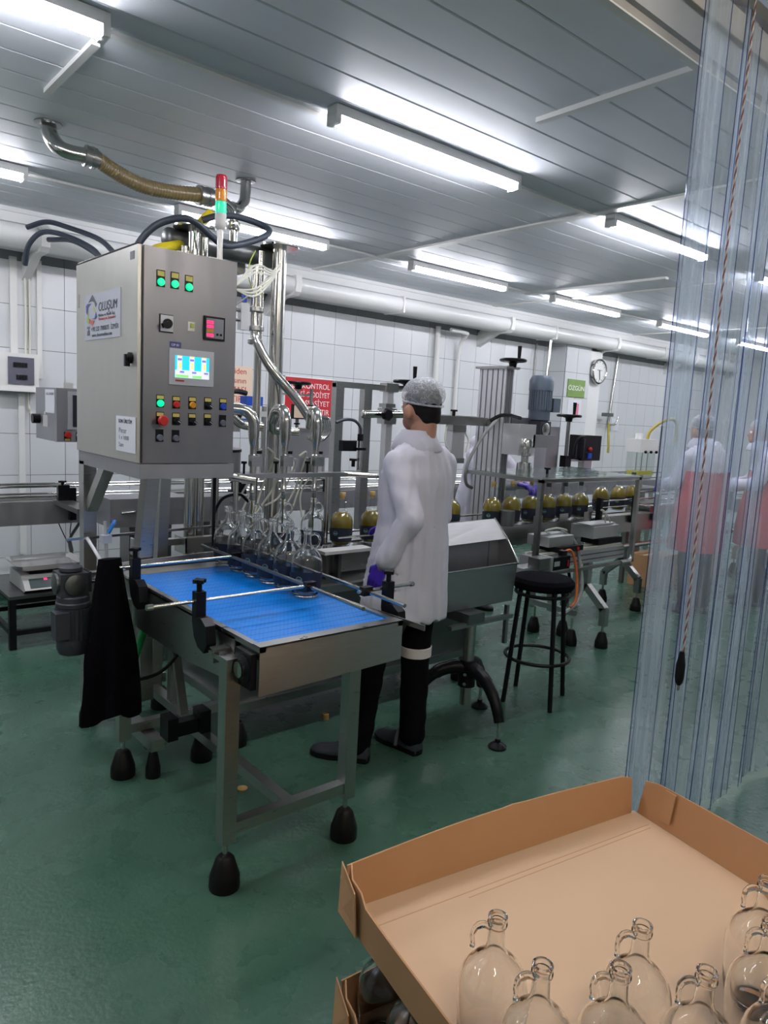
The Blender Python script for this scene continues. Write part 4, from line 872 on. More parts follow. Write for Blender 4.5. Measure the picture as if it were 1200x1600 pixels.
# machines standing on or behind that conveyor
lm = thing('labelling_head', 'labelling station with black hand wheel and small display in front of the red sign', 'labelling machine', (3.15, 4.9, .92))
G().box(3.10, 3.60, 4.95, 5.10, 1.20, 1.42).build('head_body', 'steel_panel', lm, bev=.006)
G().box(3.05, 3.65, 4.93, 5.12, 1.42, 1.44).build('top_plate', 'steel', lm)
for x in (3.16, 3.54): G().box(x-.02, x+.02, 5.0, 5.04, .92, 1.22).build('post', 'steel', lm)
for x in (3.27, 3.40): G().cyl((x, 4.95, 1.42), (x, 4.95, 1.76), .014, n=12).build('spindle', 'steel_dark', lm)
handwheel('handwheel', lm, (3.27, 4.95, 1.79), .095, crank=False)
for x in (3.05, 3.09): G().cyl((x, 4.98, 1.42), (x, 4.98, 1.74), .010, n=10).build('rod', 'steel', lm)
G().box(3.02, 3.42, 4.945, 4.955, 1.70, 1.715).build('cross_bar', 'steel', lm)
d_ = G().box(3.17, 3.40, 4.86, 4.89, 1.515, 1.63).build('display', 'black_plastic', lm, bev=.003); G().box(3.18, 3.39, 4.857, 4.86, 1.525, 1.62).build('display_glass', 'sign_peach', d_)
for x in (3.27, 3.48, 3.56): star_knob('knob', lm, (x, 4.95, 1.44), .018, .03)
G().box(2.95, 3.5, 4.97, 5.02, 1.24, 1.27).build('label_arm', 'steel', lm)
for i, (x, y, r, z0, z1) in enumerate(((2.73, 5.33, .22, 1.005, 1.256), (3.22, 5.25, .12, .95, 1.22), (3.62, 5.25, .13, .95, 1.25))):
    t = thing('round_hopper', ['large round steel hopper behind the filler, left of the thick column', 'smaller round steel canister behind the middle nozzle', 'smaller round steel canister behind the right nozzle'][i], 'hopper', (x, y, z0))
    G().lathe([(r*.95, z0), (r, z0+.01), (r, z1-.01), (r*.96, z1), (0, z1+.004)], (x, y, 0), n=32).build('drum', 'steel_panel', t)
    G().lathe([(r*1.01, z1-.03), (r*1.03, z1-.028), (r*1.03, z1-.01), (r*1.0, z1-.008)], (x, y, 0), n=32, cap=False).build('rim_band', 'black_rubber', t)
    G().cyl((x, y, 0), (x, y, z0), r*.25).build('neck', 'steel', t)
t = thing('drive_unit', 'blue drive unit with black hand lever behind the cabinet edge', 'drive unit', (2.8, 4.9, .92))
G().box(2.75, 2.89, 4.85, 4.95, 1.60, 1.67).build('blue_housing', 'blue_plastic', t, bev=.012); G().box(2.70, 2.82, 4.88, 4.98, 1.44, 1.50).build('blue_base', 'blue_plastic', t, bev=.008)
G().box(2.60, 3.0, 4.90, 4.95, 1.52, 1.56).build('arm', 'scale_body', t, bev=.01); G().cyl((2.70, 4.93, 1.40), (2.70, 4.93, 1.60), .04).build('neck', 'steel', t); G().cyl((2.95, 4.93, .92), (2.95, 4.93, 1.60), .02).build('post', 'steel', t)
G().tube([(2.55, 4.86, 1.68), (2.66, 4.86, 1.70), (2.76, 4.88, 1.69)], .02, 10).build('lever', 'black_plastic', t); G().sphere((2.66, 4.84, 1.53), .045).build('lever_ball', 'black_plastic', t)
t = thing('coder_box', 'small steel junction box with latch on the wall conveyor under the cabinet', 'junction box', (1.5, 4.2, .86))
G().box(1.47, 1.95, 4.10, 4.35, .865, 1.03).build('housing', 'steel_panel', t, bev=.006); g = G(); g.cyl((1.53, 4.09, .95), (1.62, 4.09, .955), .008); g.cyl((1.62, 4.10, .955), (1.62, 4.08, .955), .014); g.build('latch', 'steel_pipe', t)
G().box(1.60, 1.86, 4.15, 4.3, .0, .865).build('stand_post', 'steel_dark', t); 
t = thing('side_box', 'wide steel drive cover on the wall conveyor behind the cabinet legs', 'cover', (2.4, 4.7, .8))
G().box(2.02, 2.60, 4.50, 4.70, .80, .97).build('housing', 'steel_panel', t, bev=.006); G().box(2.2, 2.4, 4.55, 4.65, 0, .80).build('stand_post', 'steel_dark', t)
for x, z in ((2.12, .93), (2.12, .84), (2.45, .93)): G().cyl((x, 4.495, z), (x, 4.50, z), .008, n=10).build('bolt', 'steel_pipe', t)
tag(tube('air_tube', 'blue_hose', None, [(1.86, 4.6, .99), (1.95, 4.62, 1.10), (2.08, 4.65, 1.16), (2.22, 4.68, 1.15), (2.30, 4.7, 1.11)], .010, 8), 'blue air tube arching over the conveyor below the cabinet', 'air tube')
tag(tube('air_tube', 'blue_hose', None, [(1.40, 4.0, .82), (1.47, 4.05, .90), (1.50, 4.12, .90)], .012, 8), 'short blue air tube at the steel junction box', 'air tube')
tag(tube('air_tube', 'blue_hose', None, [(2.52, 3.38, .78), (2.60, 3.42, .86), (2.72, 3.5, .93)], .010, 8), 'blue air tube behind the right nozzle bottle', 'air tube')
# touch panel box at the left
hb = thing('touch_panel_box', 'grey steel panel box with dark screen hanging left of the control cabinet', 'control panel', (1.3, 4.4, 1.3))
G().box(1.22, 1.62, 4.22, 4.62, 1.345, 1.64).build('housing', 'steel_panel', hb, bev=.004)
f_ = G().box(1.275, 1.61, 4.207, 4.22, 1.415, 1.625).build('screen_frame', 'aluminium', hb, bev=.004); G().box(1.30, 1.60, 4.203, 4.207, 1.43, 1.605).build('screen', 'screen_dark', f_)
for x, m in ((1.275, 'btn_red'), (1.34, 'btn_white')):
    b = G().box(x-.018, x+.018, 4.216, 4.22, 1.352, 1.40).build('button_plate', 'black_plastic', hb); G().lathe([(.017, 0), (.019, .015), (.015, .022), (0, .024)], (x, 4.216, 1.385), (0, -1, 0), 16).build('push_button', m, b); G().box(x-.014, x+.014, 4.214, 4.216, 1.353, 1.364).build('tag', 'yellow_tag', b)
o = G().box(1.216, 1.22, 4.25, 4.42, 1.50, 1.63).build('paper_note', 'paper', hb); text('lettering', 'SON ÜRETİM', 'ink_soft', o, (1.215, 4.40, 1.60), .020, ROT_LEFT, sx=1.2)
G().box(1.217, 1.22, 4.38, 4.47, 1.42, 1.485).build('rating_plate', 'scale_body', hb); G().box(1.216, 1.22, 4.42, 4.44, 1.49, 1.505).build('sticker', 'paper', hb)
G().cyl((1.18, 4.55, 1.46), (1.22, 4.55, 1.46), .028).build('cable_gland', 'black_plastic', hb)
G().cyl((1.45, 4.5, .92), (1.45, 4.5, 1.345), .025).build('arm', 'steel', hb); G().box(1.40, 1.5, 4.45, 4.93, .90, .93).build('arm', 'steel', hb)
t = thing('plug', 'red industrial plug lying on the touch panel box', 'plug', (1.42, 4.3, 1.64)); G().lathe([(.012, 0), (.02, .01), (.024, .04), (.018, .07), (.01, .09)], (1.36, 4.3, 1.662), (1, 0, 0), 16).build('body', 'btn_red', t); G().cyl((1.45, 4.3, 1.66), (1.50, 4.3, 1.655), .008).build('tail', 'black_plastic', t)
tag(G().box(1.27, 1.32, 4.26, 4.31, 1.64, 1.672).build('white_socket', 'white_plastic', None, bev=.008), 'small white socket on top of the touch panel box', 'socket')
# low table with the scale
tt = thing('low_table', 'low black steel table carrying the scale at the left edge', 'table', (1.4, 5.1, 0))
G().box(1.10, 1.95, 4.80, 5.45, .325, .345).build('tabletop', 'steel_dark', tt, bev=.003)
for x in (1.12, 1.93):
    for y in (4.82, 5.43): G().box(x-.02, x+.02, y-.02, y+.02, 0, .325).build('leg', 'black_metal', tt)
for y in (4.82, 5.43): G().box(1.14, 1.91, y-.015, y+.015, .09, .12).build('stretcher', 'black_metal', tt)
for x in (1.12, 1.93): G().box(x-.015, x+.015, 4.84, 5.41, .09, .12).build('stretcher', 'black_metal', tt)
G().box(1.12, 1.93, 4.82, 5.43, .29, .325).build('apron_rail', 'black_metal', tt)
s_ = thing('scale', 'white counter scale with steel tray and red digits on the low black table', 'scale', (1.4, 5.0, .345))
g = G(); g.prism([(1.20, 4.86, .35), (1.20, 4.83, .365), (1.20, 4.90, .43), (1.20, 4.96, .45), (1.20, 5.20, .45), (1.20, 5.22, .35)], .36, (1, 0, 0)); hs = g.build('housing', 'scale_body', s_, bev=.008)
g = G(); 
def onface(name, m, u0, u1, v0, v1, par):
    a, b = Vector((0, 4.83, .365)), Vector((0, 4.90, .43)); n_ = Vector((0, -.065, .07)).normalized()
    P = [Vector((x, 0, 0))+a+(b-a)*v for x, v in ((u0, v0), (u1, v0), (u1, v1), (u0, v1))]; g = G(); g.prism(P, .003, n_); return g.build(name, m, par)
l_ = onface('lcd_window', 'lcd', 1.235, 1.40, .15, .9, hs); onface('red_digits', 'screen_red', 1.325, 1.345, .72, .88, l_).location = (0, -.0012, .0012); onface('keypad', 'smoke_window', 1.41, 1.53, .15, .9, hs); onface('keys', 'plate', 1.415, 1.525, .2, .85, hs).location = (0, -.001, .001)
G().box(1.25, 1.51, 4.93, 5.2, .45, .475).build('platter_support', 'black_plastic', s_)
g = G(); R = []
for z, e in ((.475, 0), (.482, .005), (.51, .035), (.512, .035), (.508, .028), (.487, .008)): R.append([(1.20-e+(.36+2*e)*a, 4.91-e+(.30+2*e)*b, z) for a, b in ((0, .12), (.04, .03), (.1, 0), (.9, 0), (.96, .03), (1, .12), (1, .88), (.96, .97), (.9, 1), (.1, 1), (.04, .97), (0, .88))])
g.loft(R); g.build('weighing_tray', 'steel_pipe', s_)
bt = tag(G().lathe([(.09, .20), (.13, .22), (.15, .29), (.15, .30)], (1.62, 5.05, 0), n=24).build('round_tub', 'black_plastic', None), 'black round tub under the top of the low table', 'tub')

# ---------------------------------------------------------------- frame with the horizontal arm and capping column
hf = thing('guide_gantry', 'grey rectangular steel gantry with round cross pipe left of the worker', 'gantry', (2.9, 3.6, 0))
G().box(2.64, 2.70, 3.58, 3.63, .85, 1.765).build('post', 'steel', hf, bev=.003); G().box(2.86, 2.92, 3.58, 3.63, .85, 1.765).build('post', 'steel', hf, bev=.003)
G().box(2.64, 3.12, 3.585, 3.625, 1.74, 1.775).build('top_beam', 'steel', hf, bev=.003); G().box(3.05, 3.10, 3.58, 3.63, .85, 1.79).build('post', 'aluminium', hf, bev=.003)
G().box(3.03, 3.13, 3.57, 3.64, 1.735, 1.79).build('joint_block', 'steel', hf, bev=.004); G().box(3.02, 3.12, 3.565, 3.64, 1.53, 1.63).build('joint_block', 'steel', hf, bev=.004); G().box(3.03, 3.11, 3.57, 3.64, 1.635, 1.66).build('joint_block', 'steel', hf, bev=.004)
G().cyl((3.12, 3.6, 1.76), (3.30, 3.6, 1.77), .018).build('wheel_arm', 'steel', hf)
g = G(); g.cyl((2.84, 3.56, 1.585), (3.40, 3.56, 1.605), .024); g.sphere((2.84, 3.56, 1.585), (.012, .026, .026)); g.build('cross_pipe', 'steel_pipe', hf)
G().lathe([(.034, 0), (.04, .01), (.04, .03), (.034, .04)], (2.985, 3.52, 1.59), (0, -1, 0), 6).build('hex_knob', 'black_plastic', hf)
handwheel('handwheel', hf, (3.23, 3.6, 1.80), .085)
G().box(2.55, 2.6, 3.4, 3.44, .85, 1.0).build('foot_block', 'steel', hf)
sn = thing('photo_sensor', 'black photo sensor with grey looped lead on the rod right of the nozzles', 'sensor', (2.62, 3.4, 1.26))
G().cyl((2.66, 3.35, 1.26), (2.66, 3.35, 1.47), .016).build('sensor_tube', 'steel_pipe', sn); G().cyl((2.66, 3.35, 1.43), (2.66, 3.35, 1.47), .018).build('ring', 'black_plastic', sn)
G().box(2.52, 2.62, 3.33, 3.37, 1.37, 1.43).build('sensor_body', 'black_plastic', sn, bev=.005); G().box(2.60, 2.69, 3.33, 3.37, 1.375, 1.39).build('clamp', 'black_plastic', sn)
star_knob('knob', sn, (2.60, 3.33, 1.28), .018, .035); G().tube([(2.66, 3.35, 1.47), (2.655, 3.35, 1.51), (2.62, 3.36, 1.545), (2.56, 3.37, 1.55), (2.50, 3.38, 1.53)], .009, 8).build('lead', 'cable_dark', sn)
# long arm to the right
ar = thing('support_arm', 'flat steel arm with air cylinder and knob between worker and aluminium column', 'arm', (3.7, 3.5, 1.6))
G().box(3.25, 3.92, 3.49, 3.52, 1.545, 1.605).build('arm_bar', 'steel', ar, bev=.003); G().cyl((3.9, 3.47, 1.575), (4.10, 3.47, 1.58), .022).build('rod_end', 'steel_pipe', ar)
star_knob('knob', ar, (3.58, 3.50, 1.605), .020, .03)
G().box(3.54, 3.66, 3.46, 3.52, 1.30, 1.54).build('air_cylinder', 'aluminium', ar, bev=.006); G().box(3.535, 3.665, 3.455, 3.525, 1.50, 1.545).build('cylinder_cap', 'steel', ar); G().box(3.535, 3.665, 3.455, 3.525, 1.285, 1.32).build('cylinder_cap', 'steel', ar); G().cyl((3.60, 3.49, 1.22), (3.60, 3.49, 1.29), .012).build('piston', 'steel_pipe', ar)
G().tube([(3.50, 3.48, 1.53), (3.49, 3.48, 1.46), (3.51, 3.48, 1.40), (3.55, 3.48, 1.36)], .006, 6).build('air_tube', 'clear_tube', ar); G().tube([(3.68, 3.48, 1.50), (3.72, 3.48, 1.44), (3.70, 3.48, 1.36)], .006, 6).build('air_tube', 'clear_tube', ar)
# capping machine
cp = thing('capping_machine', 'aluminium profile column with motor and capping spindle over the bottle line', 'capping machine', (3.95, 3.5, .6))
G().box(3.93, 4.01, 3.36, 3.61, .55, 1.95).build('profile_column', 'aluminium', cp, bev=.003)
for k in range(5): G().box(3.927, 3.931, 3.385+k*.048, 3.393+k*.048, .56, 1.945).build('profile_slot', 'aluminium_dark', cp)
for a_, b_ in ((3.940, 3.962), (3.972, 3.995)): G().box(a_, b_, 3.355, 3.361, .56, 1.945).build('side_rail', 'aluminium_dark', cp)
G().box(3.905, 4.05, 3.34, 3.63, 1.95, 1.965).build('top_plate', 'steel', cp, bev=.002)
handwheel('handwheel', cp, (3.99, 3.36, 2.0), .085, crank=True)
G().box(3.93, 4.10, 3.20, 3.355, 1.36, 1.575).build('head_block', 'aluminium', cp, bev=.006)
G().box(4.08, 4.34, 3.20, 3.34, 1.415, 1.505).build('gear_plate', 'steel_panel', cp, bev=.003)
G().box(4.02, 4.22, 3.36, 3.42, 1.55, 1.62).build('bracket', 'aluminium_dark', cp, bev=.004)
mt = G().lathe([(.03, 1.52), (.06, 1.53), (.065, 1.56), (.065, 1.60), (.078, 1.61), (.078, 1.68), (.080, 1.69), (.080, 1.82), (.088, 1.82), (.088, 1.89), (.070, 1.925), (0, 1.93)], (4.30, 3.34, 0), n=28).build('motor', 'motor_blue_grey', cp)
g = G()
for k in range(28):
    a = 2*PI*k/28; c_, s2 = math.cos(a), math.sin(a); g.bar((4.30+.082*c_, 3.34+.082*s2, 1.68), (4.30+.082*c_, 3.34+.082*s2, 1.82), .012, .004, up=(c_, s2, 0))
g.build('cooling_fins', 'motor_blue_grey', mt)['kind'] = 'stuff'
G().box(4.37, 4.45, 3.27, 3.36, 1.67, 1.77).build('terminal_box', 'motor_blue_grey', mt, bev=.006)
G().box(4.21, 4.33, 3.25, 3.36, 1.50, 1.60).build('gearbox', 'motor_grey', cp, bev=.008); G().lathe([(.035, 0), (.045, .006), (.03, .014), (0, .016)], (4.27, 3.25, 1.545), (0, -1, 0), 20).build('gear_flange', 'steel', cp)
G().lathe([(.045, 1.36), (.05, 1.35), (.05, 1.31), (.03, 1.29), (.03, 1.27), (.045, 1.265), (.045, 1.245), (.025, 1.24), (.025, 1.20), (.05, 1.195), (.055, 1.15), (.05, 1.10), (.06, 1.09), (.06, 1.07), (0, 1.07)][::-1], (4.0, 3.2, .115), n=24).build('capping_spindle', 'steel_pipe', cp)
G().lathe([(.055, 1.185), (.062, 1.18), (.062, 1.155), (.04, 1.15)], (3.9, 3.2, .03), n=24, cap=False).build('guide_cone', 'glass', cp)
tag(tube('cable', 'grey_cable', None, [(3.90, 3.38, 1.60), (3.82, 3.36, 1.56), (3.74, 3.38, 1.46), (3.66, 3.40, 1.32), (3.65, 3.42, 1.22), (3.70, 3.45, 1.14), (3.78, 3.47, 1.11)], .011, 8), 'grey cable hanging in a bow left of the aluminium column', 'cable')
tag(tube('cable', 'black_plastic', None, [(3.84, 3.40, 1.585), (3.90, 3.36, 1.625), (3.98, 3.33, 1.63), (4.08, 3.33, 1.615)], .013, 8), 'short black cable arching over the flat arm to the capping head', 'cable')
G().cyl((3.74, 3.1, .90), (3.74, 3.1, 1.0), .05).build('roller', 'steel_dark', cp)
# sloping steel bin on a post with black arched feet
bn = thing('sorting_bin', 'sloping stainless bin with lid on a post with black arched feet beside the worker', 'bin', (2.72, 2.45, 0))
xa, xb = 2.50, 3.10
G().prism([(xa, 2.62, 1.045), (xb, 2.655, 1.045), (xb, 2.56, .948), (xa, 2.53, .948)], .004, (0, .6, -.8)).build('lid', 'steel_brushed', bn)
g = G(); g.prism([(xb, 2.655, 1.045), (xb, 2.56, .948), (xb, 2.472, .828), (xb, 2.49, .615), (xb, 2.66, .615)], .004, (-1, 0, 0)); g.build('side_panel', 'steel', bn)
g = G(); g.prism([(xa, 2.655, 1.045), (xa, 2.56, .948), (xa, 2.472, .828), (xa, 2.49, .615), (xa, 2.66, .615)], .004, (1, 0, 0)); g.build('side_panel', 'steel', bn)
G().box(xa, xb, 2.655, 2.66, .615, 1.045).build('back_panel', 'steel', bn)
G().prism([(xa, 2.472, .828), (xb, 2.472, .828), (xb, 2.49, .615), (xa, 2.49, .615)], .004, (0, 1, 0)).build('front_panel', 'steel_brushed', bn)
G().prism([(xa, 2.60, .70), (xb, 2.60, .70), (xb, 2.615, .95), (xa, 2.615, .95)], .003, (0, 1, 0)).build('inner_panel', 'steel_panel', bn)
G().box(xa, xb, 2.49, 2.66, .613, .617).build('floor_panel', 'steel_dark', bn)
g = G(); g.tube([(xb, 2.66, 1.048), (xb, 2.56, .95), (xb, 2.468, .828)], .006, 8, 1, smooth=False); g.build('lid_edge', 'steel_pipe', bn); G().tube([(xa, 2.468, .828), (xb, 2.468, .828)], .005, 8, 1, smooth=False).build('front_lip', 'steel_pipe', bn)
G().box(3.0, 3.004, 2.598, 2.60, .70, .95).build('seam', 'steel_dark', bn)
G().box(2.55, 3.02, 2.41, 2.44, .545, .565).build('cross_bar', 'steel', bn); G().box(2.99, 3.01, 2.43, 2.45, .40, .613).build('hanger', 'steel', bn)
G().cyl((2.72, 2.44, .12), (2.72, 2.44, .55), .030).build('post', 'steel', bn); G().box(2.66, 2.78, 2.40, 2.60, .56, .613).build('bracket', 'steel_dark', bn)
def arch_leg(a, L_=.30):
    c_, s2 = math.cos(a), math.sin(a); P = []; g = G(); prof = [(.0, .335), (.06, .34), (.13, .325), (.20, .28), (.25, .22), (L_-.02, .15)]
    g.tube([(2.72+c_*u, 2.44+s2*u, v-.02) for u, v in prof], .030, 12, 5, radii=[.040, .038, .034, .030, .028, .026]); o = g.build('arched_leg', 'black_plastic', bn)
    x, y = 2.72+c_*(L_-.02), 2.44+s2*(L_-.02)
    G().cyl((x, y, .04), (x, y, .14), .009).build('foot_rod', 'steel_pipe', o); G().lathe([(.045, 0), (.046, .008), (.03, .022), (.014, .03), (.014, .045), (0, .045)], (x, y, 0), n=24).build('foot', 'black_plastic', o)
for a in (-100, 25, 145): arch_leg(math.radians(a))
G().cyl((2.72, 2.44, .22), (2.72, 2.44, .36), .045).build('hub', 'black_plastic', bn)
for z in (.25, .30): G().cyl((2.66, 2.40, z), (2.675, 2.41, z), .009, n=10).build('bolt', 'steel_pipe', bn)
# bar stool
st = thing('bar_stool', 'round black padded bar stool with ring footrest beside the steel bin', 'stool', (3.34, 2.47, 0))
sx, sy = 3.34, 2.47
G().lathe([(.0, .665), (.165, .665), (.178, .68), (.178, .705), (.16, .725), (.09, .735), (0, .737)], (sx, sy, 0), n=36).build('seat', 'black_cloth', st)
g = G(); g.tube([(sx+.15*math.cos(t), sy+.15*math.sin(t), .635) for t in [2*PI*k/28 for k in range(29)]], .010, 8, 1, smooth=False); g.build('seat_ring', 'black_metal', st)
for a in (-115, -20, 70, 160):
    c_, s2 = math.cos(math.radians(a)), math.sin(math.radians(a)); G().tube([(sx+.13*c_, sy+.13*s2, .665), (sx+.145*c_, sy+.145*s2, .62), (sx+.20*c_, sy+.20*s2, 0)], .0135, 10, 4).build('leg', 'black_metal', st)
g = G(); g.tube([(sx+.182*math.cos(t), sy+.182*math.sin(t), .26) for t in [2*PI*k/32 for k in range(33)]], .010, 8, 1, smooth=False); g.build('footrest', 'black_metal', st)
# guard frame with clear top
gf = thing('guard_frame', 'steel guard frame with clear acrylic top over the bottle line', 'guard frame', (4.2, 2.8, .66))
for x, z0 in ((3.67, .66), (4.80, .62)): G().box(x-.015, x+.015, 2.775, 2.805, z0, 1.24).build('post', 'steel', gf)
G().box(3.655, 4.815, 2.775, 2.805, 1.22, 1.245).build('rail', 'steel', gf); G().box(3.655, 3.68, 2.80, 3.40, 1.22, 1.245).build('rail', 'steel', gf); G().box(4.79, 4.815, 2.80, 3.40, 1.22, 1.245).build('rail', 'steel', gf)
G().box(3.655, 4.815, 3.40, 3.425, 1.22, 1.245).build('rail', 'steel', gf); G().box(3.66, 4.81, 2.785, 3.42, 1.246, 1.252).build('clear_top', 'acrylic', gf)
star_knob('knob', gf, (4.0, 3.0, 1.252), .016, .03); G().box(4.30, 4.48, 2.95, 3.15, 1.252, 1.285).build('cover_block', 'acrylic', gf, bev=.01)
G().box(3.655, 4.815, 2.775, 2.805, .615, .635).build('low_rail', 'steel', gf)
G().tube([(4.80, 2.79, .85), (4.80, 2.79, .68), (4.77, 2.78, .63), (4.65, 2.78, .625)], .016, 8).build('corner_bend', 'steel', gf)
# linear slide with carriage and servo
ls = thing('linear_slide', 'aluminium linear slide with carriage and black servo motor in front of the bottle line', 'linear slide', (4.2, 2.75, .64))
G().box(3.72, 4.76, 2.83, 2.95, .645, .735).build('profile', 'aluminium', ls, bev=.004)
for z in (.665, .70): G().box(3.72, 4.76, 2.827, 2.831, z, z+.008).build('profile_slot', 'aluminium_dark', ls)
for y in (2.845, 2.925): G().box(3.75, 4.74, y-.008, y+.012, .735, .750).build('white_rail', 'cream_plastic', ls)
G().box(3.93, 4.20, 2.80, 2.97, .750, .785).build('carriage', 'black_plastic', ls, bev=.005); G().box(3.87, 4.14, 2.84, 3.02, .785, .85).build('cylinder_block', 'aluminium', ls, bev=.005); G().box(3.80, 4.12, 2.90, 2.96, .85, .862).build('cylinder_cover', 'aluminium', ls, bev=.003)
for x in (3.96, 4.14): G().cyl((x, 2.795, .765), (x, 2.80, .765), .012).build('red_plug', 'btn_red', ls)
G().box(4.40, 4.72, 2.86, 3.05, .80, .885).build('cylinder_block', 'aluminium', ls, bev=.005); G().box(4.38, 4.70, 2.88, 3.0, .89, .90).build('cover_plate', 'aluminium', ls); G().box(4.46, 4.76, 2.85, 3.0, .755, .795).build('carriage', 'black_plastic', ls, bev=.004)
G().box(3.55, 3.66, 2.66, 2.75, .70, .77).build('coupling', 'steel', ls, bev=.004); sv = G().box(3.66, 3.86, 2.66, 2.74, .685, .765).build('servo_motor', 'black_plastic', ls, bev=.006)
G().box(3.695, 3.75, 2.657, 2.66, .71, .74).build('rating_label', 'plate', sv); G().box(3.655, 3.67, 2.65, 2.75, .675, .775).build('mount_flange', 'aluminium', sv, bev=.003); G().box(3.81, 3.85, 2.68, 2.72, .765, .795).build('connector', 'black_plastic', sv, bev=.004); G().box(3.835, 3.842, 2.655, 2.66, .70, .74).build('red_line', 'btn_red', sv)
G().box(3.50, 3.76, 2.74, 2.84, .655, .70).build('end_plate', 'aluminium', ls)
G().box(4.0, 4.04, 2.88, 2.92, .40, .645).build('support_post', 'steel', ls)
tag(tube('cable', 'orange_cable', None, [(3.85, 2.70, .785), (3.90, 2.69, .79), (3.93, 2.67, .72), (3.93, 2.64, .58), (3.90, 2.62, .48), (3.85, 2.62, .44)], .009, 8), 'orange cable curving down from the black servo motor', 'cable')
tag(tube('cable', 'grey_cable', None, [(4.10, 2.92, .87), (4.17, 2.85, .80), (4.18, 2.80, .66), (4.17, 2.76, .50), (4.10, 2.75, .40), (3.95, 2.74, .36), (3.85, 2.72, .37)], .012, 8), 'grey cable sweeping down below the linear slide', 'cable')
tag(tube('cable', 'black_plastic', None, [(4.22, 2.95, .66), (4.24, 2.92, .55), (4.18, 2.86, .44), (4.05, 2.8, .38)], .011, 8), 'black cable below the linear slide beside the grey cable', 'cable')
tag(tube('air_tube', 'clear_tube', None, [(3.95, 2.90, .865), (3.88, 2.88, .89), (3.96, 2.86, .905), (4.08, 2.87, .885), (4.12, 2.89, .87)], .007, 8), 'white air tube looped on the slide carriage', 'air tube')
tag(tube('air_tube', 'clear_tube', None, [(4.60, 2.90, .90), (4.55, 2.88, .98), (4.50, 2.88, 1.0), (4.58, 2.88, .96), (4.66, 2.9, .90)], .006, 8), 'white air tube looped at the right end of the slide', 'air tube')
# coder stand behind the line
cd = thing('label_printer', 'black label coder head on a grey column with hand wheel behind the bottle line', 'label coder', (5.3, 3.8, .9))
G().box(5.0, 5.16, 3.78, 3.90, .9, 1.56).build('column', 'steel_panel', cd, bev=.004); G().cyl((5.24, 3.75, .95), (5.24, 3.75, 1.62), .016).build('spindle', 'steel_dark', cd); handwheel('handwheel', cd, (5.24, 3.75, 1.65), .095)
G().box(5.40, 5.68, 3.70, 3.84, 1.28, 1.50).build('coder_head', 'black_plastic', cd, bev=.010); G().cyl((5.40, 3.72, 1.30), (5.40, 3.72, 1.47), .035).build('coder_roll', 'black_plastic', cd); G().box(5.50, 5.62, 3.74, 3.80, 1.10, 1.28).build('coder_neck', 'steel', cd)
G().sphere((5.50, 3.69, 1.38), .02).build('red_button', 'btn_red', cd); G().box(5.48, 5.53, 3.685, 3.70, 1.30, 1.345).build('blue_plug', 'btn_blue', cd); G().box(5.22, 5.46, 3.73, 3.76, 1.27, 1.29).build('arm', 'steel', cd); G().box(5.20, 5.28, 3.72, 3.78, 1.22, 1.32).build('slider_block', 'black_plastic', cd, bev=.004)
G().tube([(5.42, 3.7, 1.49), (5.34, 3.7, 1.48), (5.29, 3.7, 1.40), (5.28, 3.7, 1.30)], .009, 8).build('cable', 'black_plastic', cd); G().box(4.95, 5.75, 3.72, 3.92, .80, .90).build('base', 'steel_panel', cd)
G().box(5.0, 5.05, 3.8, 3.85, 0, .8).build('leg', 'steel', cd); G().box(5.65, 5.7, 3.8, 3.85, 0, .8).build('leg', 'steel', cd)
# filter bowl at the end of the line
rv = thing('filter_bowl', 'clear filter bowl with white head and yellow hose left of the curtain edge', 'filter', (7.25, 4.2, .95))
G().box(7.06, 7.42, 4.12, 4.30, 1.33, 1.47).build('white_head', 'white_plastic', rv, bev=.008); G().cyl((7.15, 4.2, 1.47), (7.15, 4.2, 1.53), .04).build('port', 'white_plastic', rv)
G().box(7.09, 7.40, 4.13, 4.29, 1.08, 1.33).build('bowl', 'acrylic', rv, bev=.01); G().box(7.10, 7.39, 4.14, 4.28, 1.085, 1.13).build('oil_fill', 'oil_stream', rv)
for x in (7.14, 7.25, 7.36): G().cyl((x, 4.20, 1.10), (x, 4.20, 1.33), .006, n=8).build('tie_rod', 'steel', rv); G().sphere((x, 4.10, 1.335), .016).build('knob', 'black_plastic', rv)
G().tube([(7.32, 4.2, 1.47), (7.33, 4.18, 1.56), (7.40, 4.1, 1.66), (7.52, 4.05, 1.70), (7.62, 4.05, 1.66), (7.66, 4.05, 1.54), (7.64, 4.05, 1.44)], .017, 10).build('yellow_hose', 'yellow_tube', rv); G().box(7.0, 7.55, 4.05, 4.35, .90, .95).build('shelf', 'steel_dark', rv); G().box(7.2, 7.3, 4.15, 4.25, .0, .9).build('stand', 'steel', rv); G().cyl((7.25, 4.2, .95), (7.25, 4.2, 1.08), .03).build('stem', 'steel', rv)
G().cyl((7.46, 4.12, .95), (7.46, 4.12, 1.62), .010).build('rod', 'steel_dark', rv)
